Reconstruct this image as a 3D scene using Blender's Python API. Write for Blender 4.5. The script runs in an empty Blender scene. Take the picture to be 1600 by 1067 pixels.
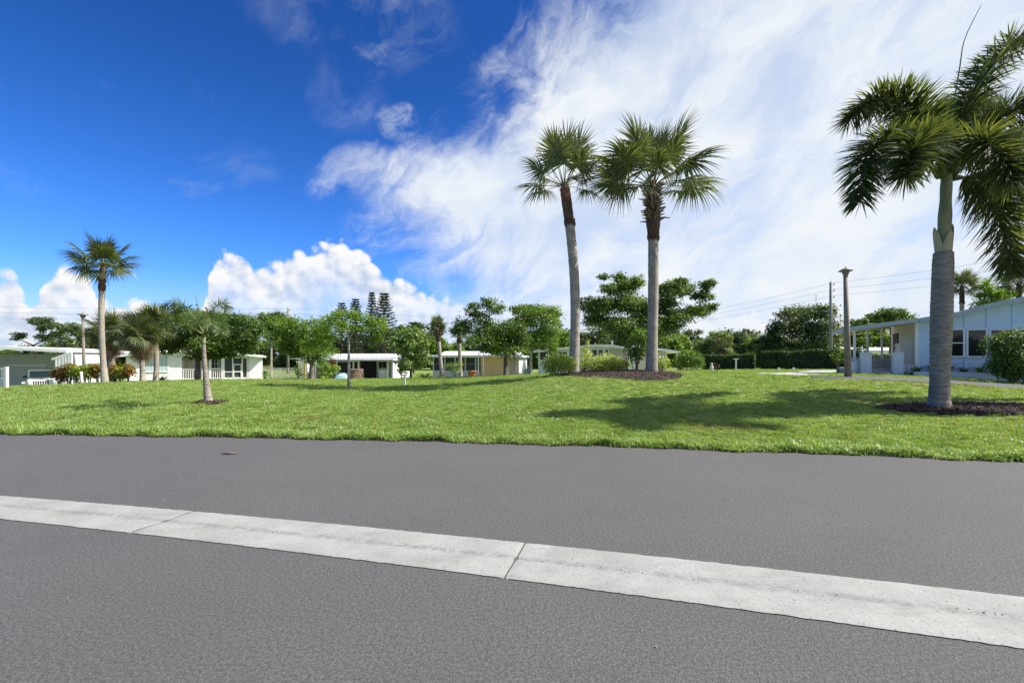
import bpy, math, random
import numpy as np
from mathutils import Vector, Matrix

# ------------------------------------------------------------------ camera, sky, sun, exposure
F, HY, CH = 711.1, 558.0, 1.5          # focal length in photo pixels, horizon row, eye height (m)
scene = bpy.context.scene
col = scene.collection
cam_d = bpy.data.cameras.new('camera')
cam = bpy.data.objects.new('camera', cam_d)
col.objects.link(cam)
cam.location = (0, 0, CH)
cam.rotation_euler = (math.radians(90), 0, 0)
cam_d.sensor_width = 36.0
cam_d.lens = 16.0
cam_d.shift_y = (HY - 533.5) / 1600.0
cam_d.clip_start = 0.05
cam_d.clip_end = 5000
scene.camera = cam

EXPO = 1.0
scene.view_settings.view_transform = 'Standard'
scene.view_settings.look = 'None'
scene.view_settings.gamma = 1.0
scene.view_settings.use_curve_mapping = False
scene.view_settings.exposure = EXPO

SUN_AZ, SUN_EL = math.radians(0.0), math.radians(45.0)      # azimuth from +X towards +Y
sun_dir = Vector((math.cos(SUN_EL) * math.cos(SUN_AZ), math.cos(SUN_EL) * math.sin(SUN_AZ), math.sin(SUN_EL)))
sl = bpy.data.lights.new('sun', 'SUN')
sl.energy = 4.4
sl.angle = math.radians(0.53)
sl.color = (1.0, 0.955, 0.88)
so = bpy.data.objects.new('sun', sl)
col.objects.link(so)
so.location = (30, 5, 30)
so.rotation_euler = (-sun_dir).to_track_quat('-Z', 'Y').to_euler()


class NT:
    """small helper to write node trees as expressions"""
    def __init__(s, tree):
        s.t = tree

    def node(s, kind, **kw):
        n = s.t.nodes.new(kind)
        for k, v in kw.items():
            setattr(n, k, v)
        return n

    def put(s, sock, v):
        if isinstance(v, bpy.types.NodeSocket):
            s.t.links.new(v, sock)
        elif v is not None:
            sock.default_value = v

    def m(s, op, a, b=None, c=None, clamp=False):
        n = s.node('ShaderNodeMath', operation=op)
        n.use_clamp = clamp
        s.put(n.inputs[0], a)
        if b is not None: s.put(n.inputs[1], b)
        if c is not None: s.put(n.inputs[2], c)
        return n.outputs[0]

    def vm(s, op, a, b=None):
        n = s.node('ShaderNodeVectorMath', operation=op)
        s.put(n.inputs[0], a)
        if b is not None:
            if op == 'SCALE': s.put(n.inputs['Scale'], b)
            else: s.put(n.inputs[1], b)
        return n.outputs[0]

    def noise(s, vec, scale, detail=4.0, rough=0.55, dist=0.0):
        n = s.node('ShaderNodeTexNoise')
        s.put(n.inputs['Vector'], vec)
        n.inputs['Scale'].default_value = scale
        n.inputs['Detail'].default_value = detail
        n.inputs['Roughness'].default_value = rough
        n.inputs['Distortion'].default_value = dist
        return n

    def voro(s, vec, scale, feature='F1', smooth=None):
        n = s.node('ShaderNodeTexVoronoi', feature=feature)
        s.put(n.inputs['Vector'], vec)
        n.inputs['Scale'].default_value = scale
        if smooth is not None: n.inputs['Smoothness'].default_value = smooth
        return n

    def ss(s, v, a, b, lo=0.0, hi=1.0):
        n = s.node('ShaderNodeMapRange', interpolation_type='SMOOTHSTEP')
        s.put(n.inputs['Value'], v)
        s.put(n.inputs['From Min'], a); s.put(n.inputs['From Max'], b)
        s.put(n.inputs['To Min'], lo); s.put(n.inputs['To Max'], hi)
        return n.outputs[0]

    def mix(s, fac, a, b):
        n = s.node('ShaderNodeMix', data_type='RGBA')
        s.put(n.inputs['Factor'], fac)
        s.put(n.inputs['A'], a if isinstance(a, bpy.types.NodeSocket) else (*a[:3], 1.0))
        s.put(n.inputs['B'], b if isinstance(b, bpy.types.NodeSocket) else (*b[:3], 1.0))
        return n.outputs['Result']

    def curve(s, v, lo, hi, pts):
        """piecewise curve of v over [lo, hi]; pts = (input, output) in real units"""
        ys = [p[1] for p in pts]
        y0, y1 = min(ys), max(ys)
        mr = s.node('ShaderNodeMapRange')
        s.put(mr.inputs['Value'], v)
        mr.inputs['From Min'].default_value = lo
        mr.inputs['From Max'].default_value = hi
        fc = s.node('ShaderNodeFloatCurve')
        s.t.links.new(mr.outputs[0], fc.inputs['Value'])
        c = fc.mapping.curves[0]
        P = [((p[0] - lo) / (hi - lo), (p[1] - y0) / (y1 - y0)) for p in sorted(pts)]
        c.points[0].location = P[0]
        c.points[1].location = P[-1]
        for p in P[1:-1]:
            c.points.new(*p)
        fc.mapping.update()
        return s.m('MULTIPLY_ADD', fc.outputs[0], y1 - y0, y0)


def px_az(px): return math.atan((px - 800) / F)
def px_el(px, py): return math.atan((HY - py) / F * math.cos(px_az(px)))


def make_world():
    w = bpy.data.worlds.new('World')
    scene.world = w
    w.use_nodes = True
    t = w.node_tree
    t.nodes.clear()
    n = NT(t)
    out = n.node('ShaderNodeOutputWorld')
    bg = n.node('ShaderNodeBackground')
    bg.inputs['Strength'].default_value = 0.1
    t.links.new(bg.outputs[0], out.inputs[0])
    sky = n.node('ShaderNodeTexSky', sky_type='NISHITA')
    sky.sun_disc = False
    sky.sun_elevation = SUN_EL
    sky.sun_rotation = math.radians(90) - SUN_AZ
    sky.altitude = 0
    sky.air_density = 1.0
    sky.dust_density = 0.3
    sky.ozone_density = 3.0
    hsv = n.node('ShaderNodeHueSaturation')
    hsv.inputs['Saturation'].default_value = 1.28
    hsv.inputs['Value'].default_value = 0.625
    t.links.new(sky.outputs[0], hsv.inputs['Color'])
    tint = n.node('ShaderNodeMix', data_type='RGBA', blend_type='MULTIPLY')
    tint.inputs['Factor'].default_value = 1.0
    n.put(tint.inputs['A'], hsv.outputs[0])
    tint.inputs['B'].default_value = (0.40, 0.63, 1.05, 1)
    base = tint.outputs['Result']
    tc = n.node('ShaderNodeTexCoord')
    d = tc.outputs['Generated']
    sep = n.node('ShaderNodeSeparateXYZ')
    t.links.new(d, sep.inputs[0])
    az = n.m('ARCTAN2', sep.outputs[0], sep.outputs[1])
    el = n.m('ARCSINE', sep.outputs[2])
    K = 1.0 / (2 ** EXPO) / 0.1                 # display white in sky units
    # high veil of cirrus: everything to the right of a ragged edge
    edge = [(0, 870), (60, 812), (110, 770), (170, 745), (205, 715), (228, 610), (250, 535), (285, 525),
            (325, 555), (350, 585), (385, 605), (420, 650), (450, 700), (480, 690), (558, 650)]
    epts = [(px_el(px, y), px_az(px)) for y, px in edge]
    b = n.curve(el, 0.0, 0.66, epts)
    wrp = n.noise(d, 3.2, 5, 0.6)
    wv = n.vm('SCALE', n.vm('SUBTRACT', wrp.outputs['Color'], (0.5, 0.5, 0.5)), 0.22)
    dw = n.vm('ADD', d, wv)
    # cirrus combed along a slanting direction
    ca, sa = math.cos(math.radians(27)), math.sin(math.radians(27))
    wsep = n.node('ShaderNodeSeparateXYZ'); t.links.new(wv, wsep.inputs[0])
    aw = n.m('ADD', az, wsep.outputs[0]); ew = n.m('ADD', el, wsep.outputs[2])
    comb = n.node('ShaderNodeCombineXYZ')
    n.put(comb.inputs[0], n.m('MULTIPLY', n.m('ADD', n.m('MULTIPLY', aw, ca), n.m('MULTIPLY', ew, sa)), 0.78))
    n.put(comb.inputs[1], n.m('MULTIPLY', n.m('SUBTRACT', n.m('MULTIPLY', ew, ca), n.m('MULTIPLY', aw, sa)), 1.5))
    streak = comb.outputs[0]
    n1 = n.noise(streak, 5.5, 7, 0.62, 0.4).outputs['Fac']
    n2 = n.noise(streak, 16.0, 5, 0.62, 0.2).outputs['Fac']
    n3 = n.noise(streak, 2.6, 4, 0.5).outputs['Fac']
    s = n.m('SUBTRACT', az, b)
    s = n.m('ADD', s, n.m('MULTIPLY', n.m('SUBTRACT', n1, 0.5), 0.62))
    s = n.m('ADD', s, n.m('MULTIPLY', n.m('SUBTRACT', n2, 0.5), 0.22))
    back = n.m('MULTIPLY', n.ss(az, 2.3, 3.1), -1.2)      # veil thins out again behind the viewer
    s = n.m('ADD', s, back)
    veil = n.ss(s, -0.07, 0.27)
    thin = n.ss(n.m('ADD', n1, n.m('MULTIPLY', n3, 0.6)), 0.55, 0.95, 0.80, 1.0)
    veil = n.m('MULTIPLY', veil, thin)
    # faint scattered wisps in the blue
    wis = n.m('MULTIPLY', n.ss(n.m('ADD', n.m('MULTIPLY', n1, 0.6), n.m('MULTIPLY', n3, 0.5)), 0.62, 0.80), 0.16)
    veil = n.m('MAXIMUM', veil, wis)
    # single wisps standing in the blue
    for px, py, rx, ry, amp in ((560, 15, 150, 60, 0.26), (592, 88, 26, 26, 0.5), (625, 202, 34, 24, 1.15), (545, 150, 60, 50, 0.16), (390, 240, 60, 34, 0.14), (690, 395, 60, 34, 0.5), (330, 270, 40, 14, 0.3)):
        a0, e0 = px_az(px), px_el(px, py)
        sa_, se_ = rx / F * math.cos(a0) ** 2, ry / F * math.cos(a0)
        qa = n.m('DIVIDE', n.m('SUBTRACT', aw, a0), sa_); qe = n.m('DIVIDE', n.m('SUBTRACT', ew, e0), se_)
        q = n.m('ADD', n.m('MULTIPLY', qa, qa), n.m('MULTIPLY', qe, qe))
        g_ = n.m('MULTIPLY', n.ss(q, 1.6, 0.0), amp)
        g_ = n.m('MULTIPLY', g_, n.ss(n.m('ADD', n.m('MULTIPLY', n1, .6), n.m('MULTIPLY', n2, .4)), 0.40, 0.66))
        veil = n.m('MAXIMUM', veil, g_)
    # cumulus bank standing on the horizon
    tops = [(-700, 470), (-300, 430), (-120, 440), (0, 418), (28, 424), (48, 470), (66, 440), (90, 420), (118, 416), (145, 432), (166, 470),
            (190, 474), (215, 464), (240, 464), (270, 484), (300, 486), (320, 462), (334, 408), (352, 396), (375, 394),
            (400, 412), (425, 410), (450, 398), (490, 388), (525, 379), (555, 384), (580, 398), (592, 420), (640, 440), (700, 462),
            (790, 472), (900, 455), (960, 432), (1010, 440), (1060, 470), (1200, 486), (1400, 500), (1600, 505), (2200, 470)]
    tp = [(px_az(px), px_el(px, y)) for px, y in tops]
    top = n.curve(az, px_az(-700), px_az(2200), tp)
    c1 = n.noise(d, 21, 6, 0.55)
    c2v = n.voro(n.vm('ADD', d, n.vm('SCALE', n.vm('SUBTRACT', c1.outputs['Color'], (0.5, 0.5, 0.5)), 0.03)), 44, 'F1')
    bill = n.m('ADD', n.m('MULTIPLY', n.m('SUBTRACT', c1.outputs['Fac'], 0.5), 0.055),
               n.m('MULTIPLY', n.m('SUBTRACT', 0.42, c2v.outputs['Distance']), 0.035))
    h = n.m('ADD', n.m('SUBTRACT', top, el), bill)
    cum = n.ss(h, -0.004, 0.014)
    # relief of the puffs: compare the noise with itself a step towards the sun
    ds = n.vm('ADD', d, (0.010, 0.0, 0.012))
    c1s = n.noise(ds, 21, 6, 0.55)
    c2s = n.voro(n.vm('ADD', ds, n.vm('SCALE', n.vm('SUBTRACT', c1s.outputs['Color'], (0.5, 0.5, 0.5)), 0.03)), 44, 'F1')
    rel = n.m('ADD', n.m('MULTIPLY', n.m('SUBTRACT', c1.outputs['Fac'], c1s.outputs['Fac']), 3.0),
              n.m('MULTIPLY', n.m('SUBTRACT', c2s.outputs['Distance'], c2v.outputs['Distance']), 0.9))
    depth = n.ss(h, 0.0, 0.14)
    big = n.noise(d, 8, 5, 0.55).outputs['Fac']
    lit = n.m('ADD', n.m('SUBTRACT', n.m('ADD', 0.80, rel), n.m('MULTIPLY', depth, 0.46)),
              n.m('MULTIPLY', n.m('SUBTRACT', big, 0.5), 2.2), clamp=True)
    ccol = n.mix(lit, (0.58 * K, 0.68 * K, 0.85 * K), (0.97 * K, 0.97 * K, 0.98 * K))
    fade = n.m('MULTIPLY', cum, n.ss(n.m('ADD', h, n.m('MULTIPLY', n.m('SUBTRACT', big, 0.5), 0.18)), 0.17, 0.03, 0.35, 1.0))
    fade = n.m('MULTIPLY', fade, n.ss(az, px_az(600), px_az(780), 1.0, 0.45))
    hz = n.ss(el, 0.17, -0.01, 0.0, 0.68)
    lift = n.ss(el, 0.62, 0.10, 1.04, 1.62)
    base = n.vm('SCALE', base, lift)
    sky1 = n.mix(hz, base, (0.62 * K, 0.76 * K, 0.93 * K))
    vcol = n.mix(n.ss(n1, 0.3, 0.7), (0.70 * K, 0.80 * K, 0.94 * K), (0.89 * K, 0.925 * K, 0.97 * K))
    sky2 = n.mix(veil, sky1, vcol)
    sky3 = n.mix(fade, sky2, ccol)
    t.links.new(sky3, bg.inputs['Color'])
    w.cycles.sampling_method = 'MANUAL'
    w.cycles.sample_map_resolution = 384


make_world()

# ------------------------------------------------------------------ helpers
RNG = np.random.default_rng(7)
random.seed(7)


def P(px, py, d):
    """a photo pixel at a known distance d along the view axis"""
    return Vector(((px - 800) / F * d, d, CH - (py - HY) * d / F))


def px_x(px, d): return (px - 800) / F * d


class MB:
    def __init__(s):
        s.v, s.f = [], []

    def add(s, vs, fs):
        o = len(s.v)
        s.v.extend([tuple(v) for v in vs])
        s.f.extend([tuple(i + o for i in f) for f in fs])
        return s

    def box(s, x0, x1, y0, y1, z0, z1):
        vs = [(x0, y0, z0), (x1, y0, z0), (x1, y1, z0), (x0, y1, z0), (x0, y0, z1), (x1, y0, z1), (x1, y1, z1), (x0, y1, z1)]
        return s.add(vs, [(0, 3, 2, 1), (4, 5, 6, 7), (0, 1, 5, 4), (1, 2, 6, 5), (2, 3, 7, 6), (3, 0, 4, 7)])

    def prism(s, poly, y0, y1):
        """polygon in x,z (counter-clockwise seen from -y) extruded along y"""
        k = len(poly)
        vs = [(x, y0, z) for x, z in poly] + [(x, y1, z) for x, z in poly]
        fs = [tuple(range(k)), tuple(range(2 * k - 1, k - 1, -1))]
        fs += [(i, i + k, (i + 1) % k + k, (i + 1) % k) for i in range(k)]
        return s.add(vs, fs)

    def prism_x(s, poly, x0, x1):
        """polygon in y,z extruded along x"""
        k = len(poly)
        vs = [(x0, y, z) for y, z in poly] + [(x1, y, z) for y, z in poly]
        fs = [tuple(range(k - 1, -1, -1)), tuple(range(k, 2 * k))]
        fs += [(i, (i + 1) % k, (i + 1) % k + k, i + k) for i in range(k)]
        return s.add(vs, fs)

    def tube(s, pts, rad, n=8, cap=True):
        pts = [Vector(p) for p in pts]
        if not hasattr(rad, '__len__'): rad = [rad] * len(pts)
        vs, fs = [], []
        ref = None
        for i, p in enumerate(pts):
            a = pts[max(i - 1, 0)]
            b = pts[min(i + 1, len(pts) - 1)]
            T = (b - a).normalized()
            if ref is None:
                ref = T.orthogonal().normalized()
            ref = (ref - T * ref.dot(T))
            ref = ref.normalized() if ref.length > 1e-6 else T.orthogonal().normalized()
            B = T.cross(ref)
            for k in range(n):
                an = 2 * math.pi * k / n
                vs.append(p + (ref * math.cos(an) + B * math.sin(an)) * rad[i])
        for i in range(len(pts) - 1):
            for k in range(n):
                k2 = (k + 1) % n
                fs.append((i * n + k, i * n + k2, (i + 1) * n + k2, (i + 1) * n + k))
        if cap:
            fs.append(tuple(range(n - 1, -1, -1)))
            fs.append(tuple(range((len(pts) - 1) * n, len(pts) * n)))
        return s.add(vs, fs)

    def lathe(s, prof, c=(0, 0, 0), n=16):
        """prof = (radius, z) rings"""
        return s.tube([(c[0], c[1], c[2] + z) for r, z in prof], [max(r, 1e-4) for r, z in prof], n)

    def mesh(s, name, smooth=False):
        me = bpy.data.meshes.new(name)
        me.from_pydata(s.v, [], s.f)
        if smooth:
            me.polygons.foreach_set('use_smooth', [True] * len(me.polygons))
        me.update()
        return me

    def build(s, name, mat, parent=None, smooth=False):
        return link(name, s.mesh(name, smooth), mat, parent)


def link(name, me, mat, parent=None):
    o = bpy.data.objects.new(name, me)
    col.objects.link(o)
    if mat is not None and not me.materials:
        me.materials.append(mat)
    if parent is not None:
        o.parent = parent
    return o


def thing(name, loc, label, cat, rz=0.0, group=None):
    o = bpy.data.objects.new(name, None)
    o.empty_display_size = 0.2
    col.objects.link(o)
    o.location = loc
    o.rotation_euler = (0, 0, rz)
    return tag(o, label, cat, group)


def tag(o, label, cat, group=None, kind=None):
    o['label'] = label
    o['category'] = cat
    if group: o['group'] = group
    if kind: o['kind'] = kind
    return o


def structure(o):
    o['kind'] = 'structure'
    return o


def array_mesh(name, V, Q):
    """V (n,3) float, Q (m,k) int, all faces of k corners"""
    me = bpy.data.meshes.new(name)
    m, k = Q.shape
    me.vertices.add(len(V))
    me.vertices.foreach_set('co', np.ascontiguousarray(V, dtype=np.float32).ravel())
    me.loops.add(m * k)
    me.loops.foreach_set('vertex_index', np.ascontiguousarray(Q, dtype=np.int32).ravel())
    me.polygons.add(m)
    me.polygons.foreach_set('loop_start', np.arange(0, m * k, k, dtype=np.int32))
    me.update(calc_edges=True)
    me.validate()
    return me


# ------------------------------------------------------------------ materials
def mat_new(name):
    m = bpy.data.materials.new(name)
    m.use_nodes = True
    t = m.node_tree
    t.nodes.clear()
    n = NT(t)
    out = n.node('ShaderNodeOutputMaterial')
    b = n.node('ShaderNodeBsdfPrincipled')
    t.links.new(b.outputs[0], out.inputs[0])
    return m, n, b, out


def coords(n, kind='Object'):
    return n.node('ShaderNodeTexCoord').outputs[kind]


def m_plain(name, c, rough=0.6, var=0.10, scale=3.0, metal=0.0, dirt=0.0, bump=0.0, bscale=40):
    m, n, b, out = mat_new(name)
    pos = n.node('ShaderNodeNewGeometry').outputs['Position']
    f = n.noise(pos, scale, 5, 0.6).outputs['Fac']
    lo = [x * (1 - var) for x in c]
    hi = [min(1, x * (1 + var)) for x in c]
    cc = n.mix(n.ss(f, 0.3, 0.7), lo, hi)
    if dirt:
        g = n.noise(n.vm('MULTIPLY', pos, (1.0, 1.0, 0.35)), 5.0, 6, 0.65).outputs['Fac']
        cc = n.mix(n.m('MULTIPLY', n.ss(g, 0.48, 0.75), dirt), cc, [x * 0.45 for x in c])
    n.put(b.inputs['Base Color'], cc)
    b.inputs['Roughness'].default_value = rough
    b.inputs['Metallic'].default_value = metal
    if bump:
        bp = n.node('ShaderNodeBump')
        bp.inputs['Strength'].default_value = bump
        bp.inputs['Distance'].default_value = 0.01
        n.put(bp.inputs['Height'], n.noise(pos, bscale, 4, 0.6).outputs['Fac'])
        n.put(b.inputs['Normal'], bp.outputs[0])
    return m


def m_glass(name, c=(0.015, 0.018, 0.022), rough=0.06):
    m, n, b, out = mat_new(name)
    b.inputs['Base Color'].default_value = (*c, 1)
    b.inputs['Roughness'].default_value = rough
    return m


def m_leaf(name, cols, trans=0.35, rough=0.5, spec=0.35, nscale=0.6):
    """cols: dark to light leaf colours; each leaf gets its own tone"""
    m, n, b, out = mat_new(name)
    g = n.node('ShaderNodeNewGeometry')
    r = g.outputs['Random Per Island']
    f = n.noise(g.outputs['Position'], nscale, 3, 0.5).outputs['Fac']
    v = n.m('ADD', n.m('MULTIPLY', r, 0.65), n.m('MULTIPLY', n.ss(f, 0.35, 0.65), 0.35))
    ramp = n.node('ShaderNodeValToRGB')
    el = ramp.color_ramp.elements
    while len(el) < len(cols):
        el.new(0.5)
    for i, c in enumerate(cols):
        el[i].position = i / (len(cols) - 1)
        el[i].color = (*c, 1)
    n.put(ramp.inputs[0], v)
    n.put(b.inputs['Base Color'], ramp.outputs[0])
    b.inputs['Roughness'].default_value = rough
    b.inputs['Specular IOR Level'].default_value = spec
    tr = n.node('ShaderNodeBsdfTranslucent')
    warm = n.node('ShaderNodeMix', data_type='RGBA', blend_type='MULTIPLY')
    warm.inputs['Factor'].default_value = 1.0
    n.put(warm.inputs['A'], ramp.outputs[0])
    warm.inputs['B'].default_value = (1.5, 1.45, 0.6, 1)
    n.put(tr.inputs['Color'], warm.outputs['Result'])
    mx = n.node('ShaderNodeMixShader')
    mx.inputs[0].default_value = trans
    n.t.links.new(b.outputs[0], mx.inputs[1])
    n.t.links.new(tr.outputs[0], mx.inputs[2])
    n.t.links.new(mx.outputs[0], out.inputs[0])
    return m


def m_bark(name, c1, c2, ring=0.0, scale=9.0, bump=0.6, stretch=(1, 1, 0.25)):
    m, n, b, out = mat_new(name)
    pos = n.node('ShaderNodeNewGeometry').outputs['Position']
    f = n.noise(n.vm('MULTIPLY', pos, stretch), scale, 7, 0.65).outputs['Fac']
    f2 = n.noise(pos, 2.3, 4, 0.6).outputs['Fac']
    v = n.ss(n.m('ADD', n.m('MULTIPLY', f, 0.7), n.m('MULTIPLY', f2, 0.3)), 0.35, 0.65)
    n.put(b.inputs['Base Color'], n.mix(v, c1, c2))
    b.inputs['Roughness'].default_value = 0.9
    bp = n.node('ShaderNodeBump')
    bp.inputs['Strength'].default_value = bump
    bp.inputs['Distance'].default_value = 0.02
    n.put(bp.inputs['Height'], f)
    n.put(b.inputs['Normal'], bp.outputs[0])
    return m


def m_asphalt():
    m, n, b, out = mat_new('asphalt')
    pos = n.node('ShaderNodeNewGeometry').outputs['Position']
    big = n.noise(pos, 0.55, 5, 0.6).outputs['Fac']
    wear = n.noise(n.vm('MULTIPLY', pos, (0.25, 1.6, 1.0)), 1.1, 5, 0.6).outputs['Fac']
    grit = n.noise(pos, 52, 6, 0.82).outputs['Fac']
    vor = n.voro(pos, 170).outputs['Color']
    vs = n.node('ShaderNodeSeparateColor')
    n.put(vs.inputs[0], vor)
    c = n.mix(n.ss(big, 0.3, 0.7), (0.116, 0.113, 0.111), (0.130, 0.126, 0.123))
    c = n.mix(n.m('MULTIPLY', n.ss(wear, 0.45, 0.75), 0.35), c, (0.108, 0.103, 0.100))
    c = n.mix(n.m('MULTIPLY', n.ss(grit, 0.42, 0.58), 0.70), c, (0.046, 0.045, 0.045))
    c = n.mix(n.m('MULTIPLY', n.m('GREATER_THAN', vs.outputs[0], 0.965), 0.30), c, (0.20, 0.195, 0.19))
    c = n.mix(n.m('MULTIPLY', n.m('GREATER_THAN', vs.outputs[1], 0.94), 0.4), c, (0.05, 0.05, 0.052))
    pat = n.noise(n.vm('MULTIPLY', pos, (0.5, 1.0, 1.0)), 0.9, 6, 0.7, 0.6).outputs['Fac']
    c = n.mix(n.m('MULTIPLY', n.ss(pat, 0.56, 0.74), 0.30), c, (0.062, 0.059, 0.061))
    st = n.noise(pos, 3.4, 5, 0.7, 0.8).outputs['Fac']
    c = n.mix(n.m('MULTIPLY', n.ss(st, 0.60, 0.76), 0.22), c, (0.125, 0.119, 0.114))
    n.put(b.inputs['Base Color'], c)
    b.inputs['Roughness'].default_value = 0.82
    b.inputs['Specular IOR Level'].default_value = 0.3
    bp = n.node('ShaderNodeBump')
    bp.inputs['Strength'].default_value = 0.85
    bp.inputs['Distance'].default_value = 0.006
    n.put(bp.inputs['Height'], n.m('ADD', grit, n.m('MULTIPLY', n.voro(pos, 120).outputs['Distance'], 0.6)))
    n.put(b.inputs['Normal'], bp.outputs[0])
    return m


def m_concrete(name='concrete', tone=0.30, speck=0.7):
    m, n, b, out = mat_new(name)
    pos = n.node('ShaderNodeNewGeometry').outputs['Position']
    big = n.noise(pos, 2.2, 6, 0.65).outputs['Fac']
    fine = n.noise(pos, 60, 5, 0.75).outputs['Fac']
    vor = n.voro(pos, 38)
    vs = n.node('ShaderNodeSeparateColor')
    n.put(vs.inputs[0], vor.outputs['Color'])
    t = tone
    c = n.mix(n.ss(big, 0.3, 0.7), (t * 0.88, t * 0.87, t * 0.82), (t * 1.1, t * 1.085, t * 1.02))
    c = n.mix(n.m('MULTIPLY', n.ss(fine, 0.48, 0.66), 0.45), c, (t * 0.5, t * 0.49, t * 0.45))
    pit = n.m('MULTIPLY', n.m('LESS_THAN', vor.outputs['Distance'], 0.22), n.m('GREATER_THAN', vs.outputs[0], 0.80))
    c = n.mix(n.m('MULTIPLY', pit, speck), c, (0.09, 0.085, 0.075))
    at = n.node('ShaderNodeAttribute', attribute_name='lowline')
    st = n.noise(pos, 9, 6, 0.7).outputs['Fac']
    c = n.mix(n.m('MULTIPLY', n.m('MULTIPLY', at.outputs['Fac'], n.ss(st, 0.36, 0.62)), 0.62), c, (t * 0.36, t * 0.35, t * 0.32))
    st2 = n.noise(n.vm('MULTIPLY', pos, (1.0, 2.5, 1.0)), 1.6, 5, 0.65).outputs['Fac']
    c = n.mix(n.m('MULTIPLY', n.ss(st2, 0.50, 0.70), 0.40), c, (t * 0.62, t * 0.60, t * 0.55))
    n.put(b.inputs['Base Color'], c)
    b.inputs['Roughness'].default_value = 0.88
    bp = n.node('ShaderNodeBump')
    bp.inputs['Strength'].default_value = 0.5
    bp.inputs['Distance'].default_value = 0.006
    n.put(bp.inputs['Height'], n.m('SUBTRACT', fine, pit))
    n.put(b.inputs['Normal'], bp.outputs[0])
    return m


def m_lawn():
    m, n, b, out = mat_new('lawn')
    pos = n.node('ShaderNodeNewGeometry').outputs['Position']
    big = n.noise(pos, 0.35, 5, 0.6).outputs['Fac']
    mid = n.noise(pos, 2.5, 5, 0.65).outputs['Fac']
    fine = n.noise(pos, 30, 4, 0.7).outputs['Fac']
    c = n.mix(n.ss(mid, 0.3, 0.7), (0.16, 0.22, 0.042), (0.23, 0.30, 0.07))
    c = n.mix(n.m('MULTIPLY', n.ss(fine, 0.4, 0.7), 0.5), c, (0.075, 0.105, 0.022))
    c = n.mix(n.m('MULTIPLY', n.ss(big, 0.55, 0.75), 0.45), c, (0.19, 0.18, 0.055))
    n.put(b.inputs['Base Color'], c)
    b.inputs['Roughness'].default_value = 0.9
    bp = n.node('ShaderNodeBump')
    bp.inputs['Strength'].default_value = 0.9
    bp.inputs['Distance'].default_value = 0.05
    n.put(bp.inputs['Height'], n.m('ADD', fine, mid))
    n.put(b.inputs['Normal'], bp.outputs[0])
    return m


def m_blade():
    m = m_leaf('grass_blade', [(0.1568, 0.2425, 0.05), (0.2375, 0.3415, 0.085), (0.342, 0.4356, 0.1688)], 0.35, 0.45, 0.25)
    t = m.node_tree
    n = NT(t)
    ramp = [x for x in t.nodes if x.type == 'VALTORGB'][0]
    pos = n.node('ShaderNodeNewGeometry').outputs['Position']
    oi = n.node('ShaderNodeObjectInfo').outputs['Random']
    big = n.noise(pos, 0.35, 5, 0.6).outputs['Fac']
    mid = n.noise(pos, 1.7, 5, 0.65).outputs['Fac']
    v = n.m('ADD', n.m('MULTIPLY', oi, 0.35), n.m('MULTIPLY', n.ss(mid, 0.3, 0.7), 0.65))
    n.put(ramp.inputs[0], v)
    dry = n.m('MULTIPLY', n.ss(big, 0.55, 0.72), 0.55)
    dry = n.m('MAXIMUM', dry, n.m('MULTIPLY', n.m('GREATER_THAN', oi, 0.93), 0.7))
    c = n.mix(dry, ramp.outputs[0], (0.25, 0.22, 0.075))
    for l in list(ramp.outputs[0].links):
        if l.to_node.type != 'MIX' or l.to_node.blend_type == 'MULTIPLY':
            t.links.new(c, l.to_socket)
    return m


def m_mulch(name='mulch'):
    m, n, b, out = mat_new(name)
    g = n.node('ShaderNodeNewGeometry')
    f = n.noise(g.outputs['Position'], 22, 5, 0.7).outputs['Fac']
    v = n.m('ADD', n.m('MULTIPLY', g.outputs['Random Per Island'], 0.6), n.m('MULTIPLY', f, 0.4))
    ramp = n.node('ShaderNodeValToRGB')
    el = ramp.color_ramp.elements
    el[0].color = (0.025, 0.016, 0.012, 1)
    el[1].color = (0.15, 0.10, 0.08, 1)
    e = el.new(0.6); e.color = (0.055, 0.034, 0.027, 1)
    n.put(ramp.inputs[0], v)
    n.put(b.inputs['Base Color'], ramp.outputs[0])
    b.inputs['Roughness'].default_value = 0.95
    return m


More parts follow.
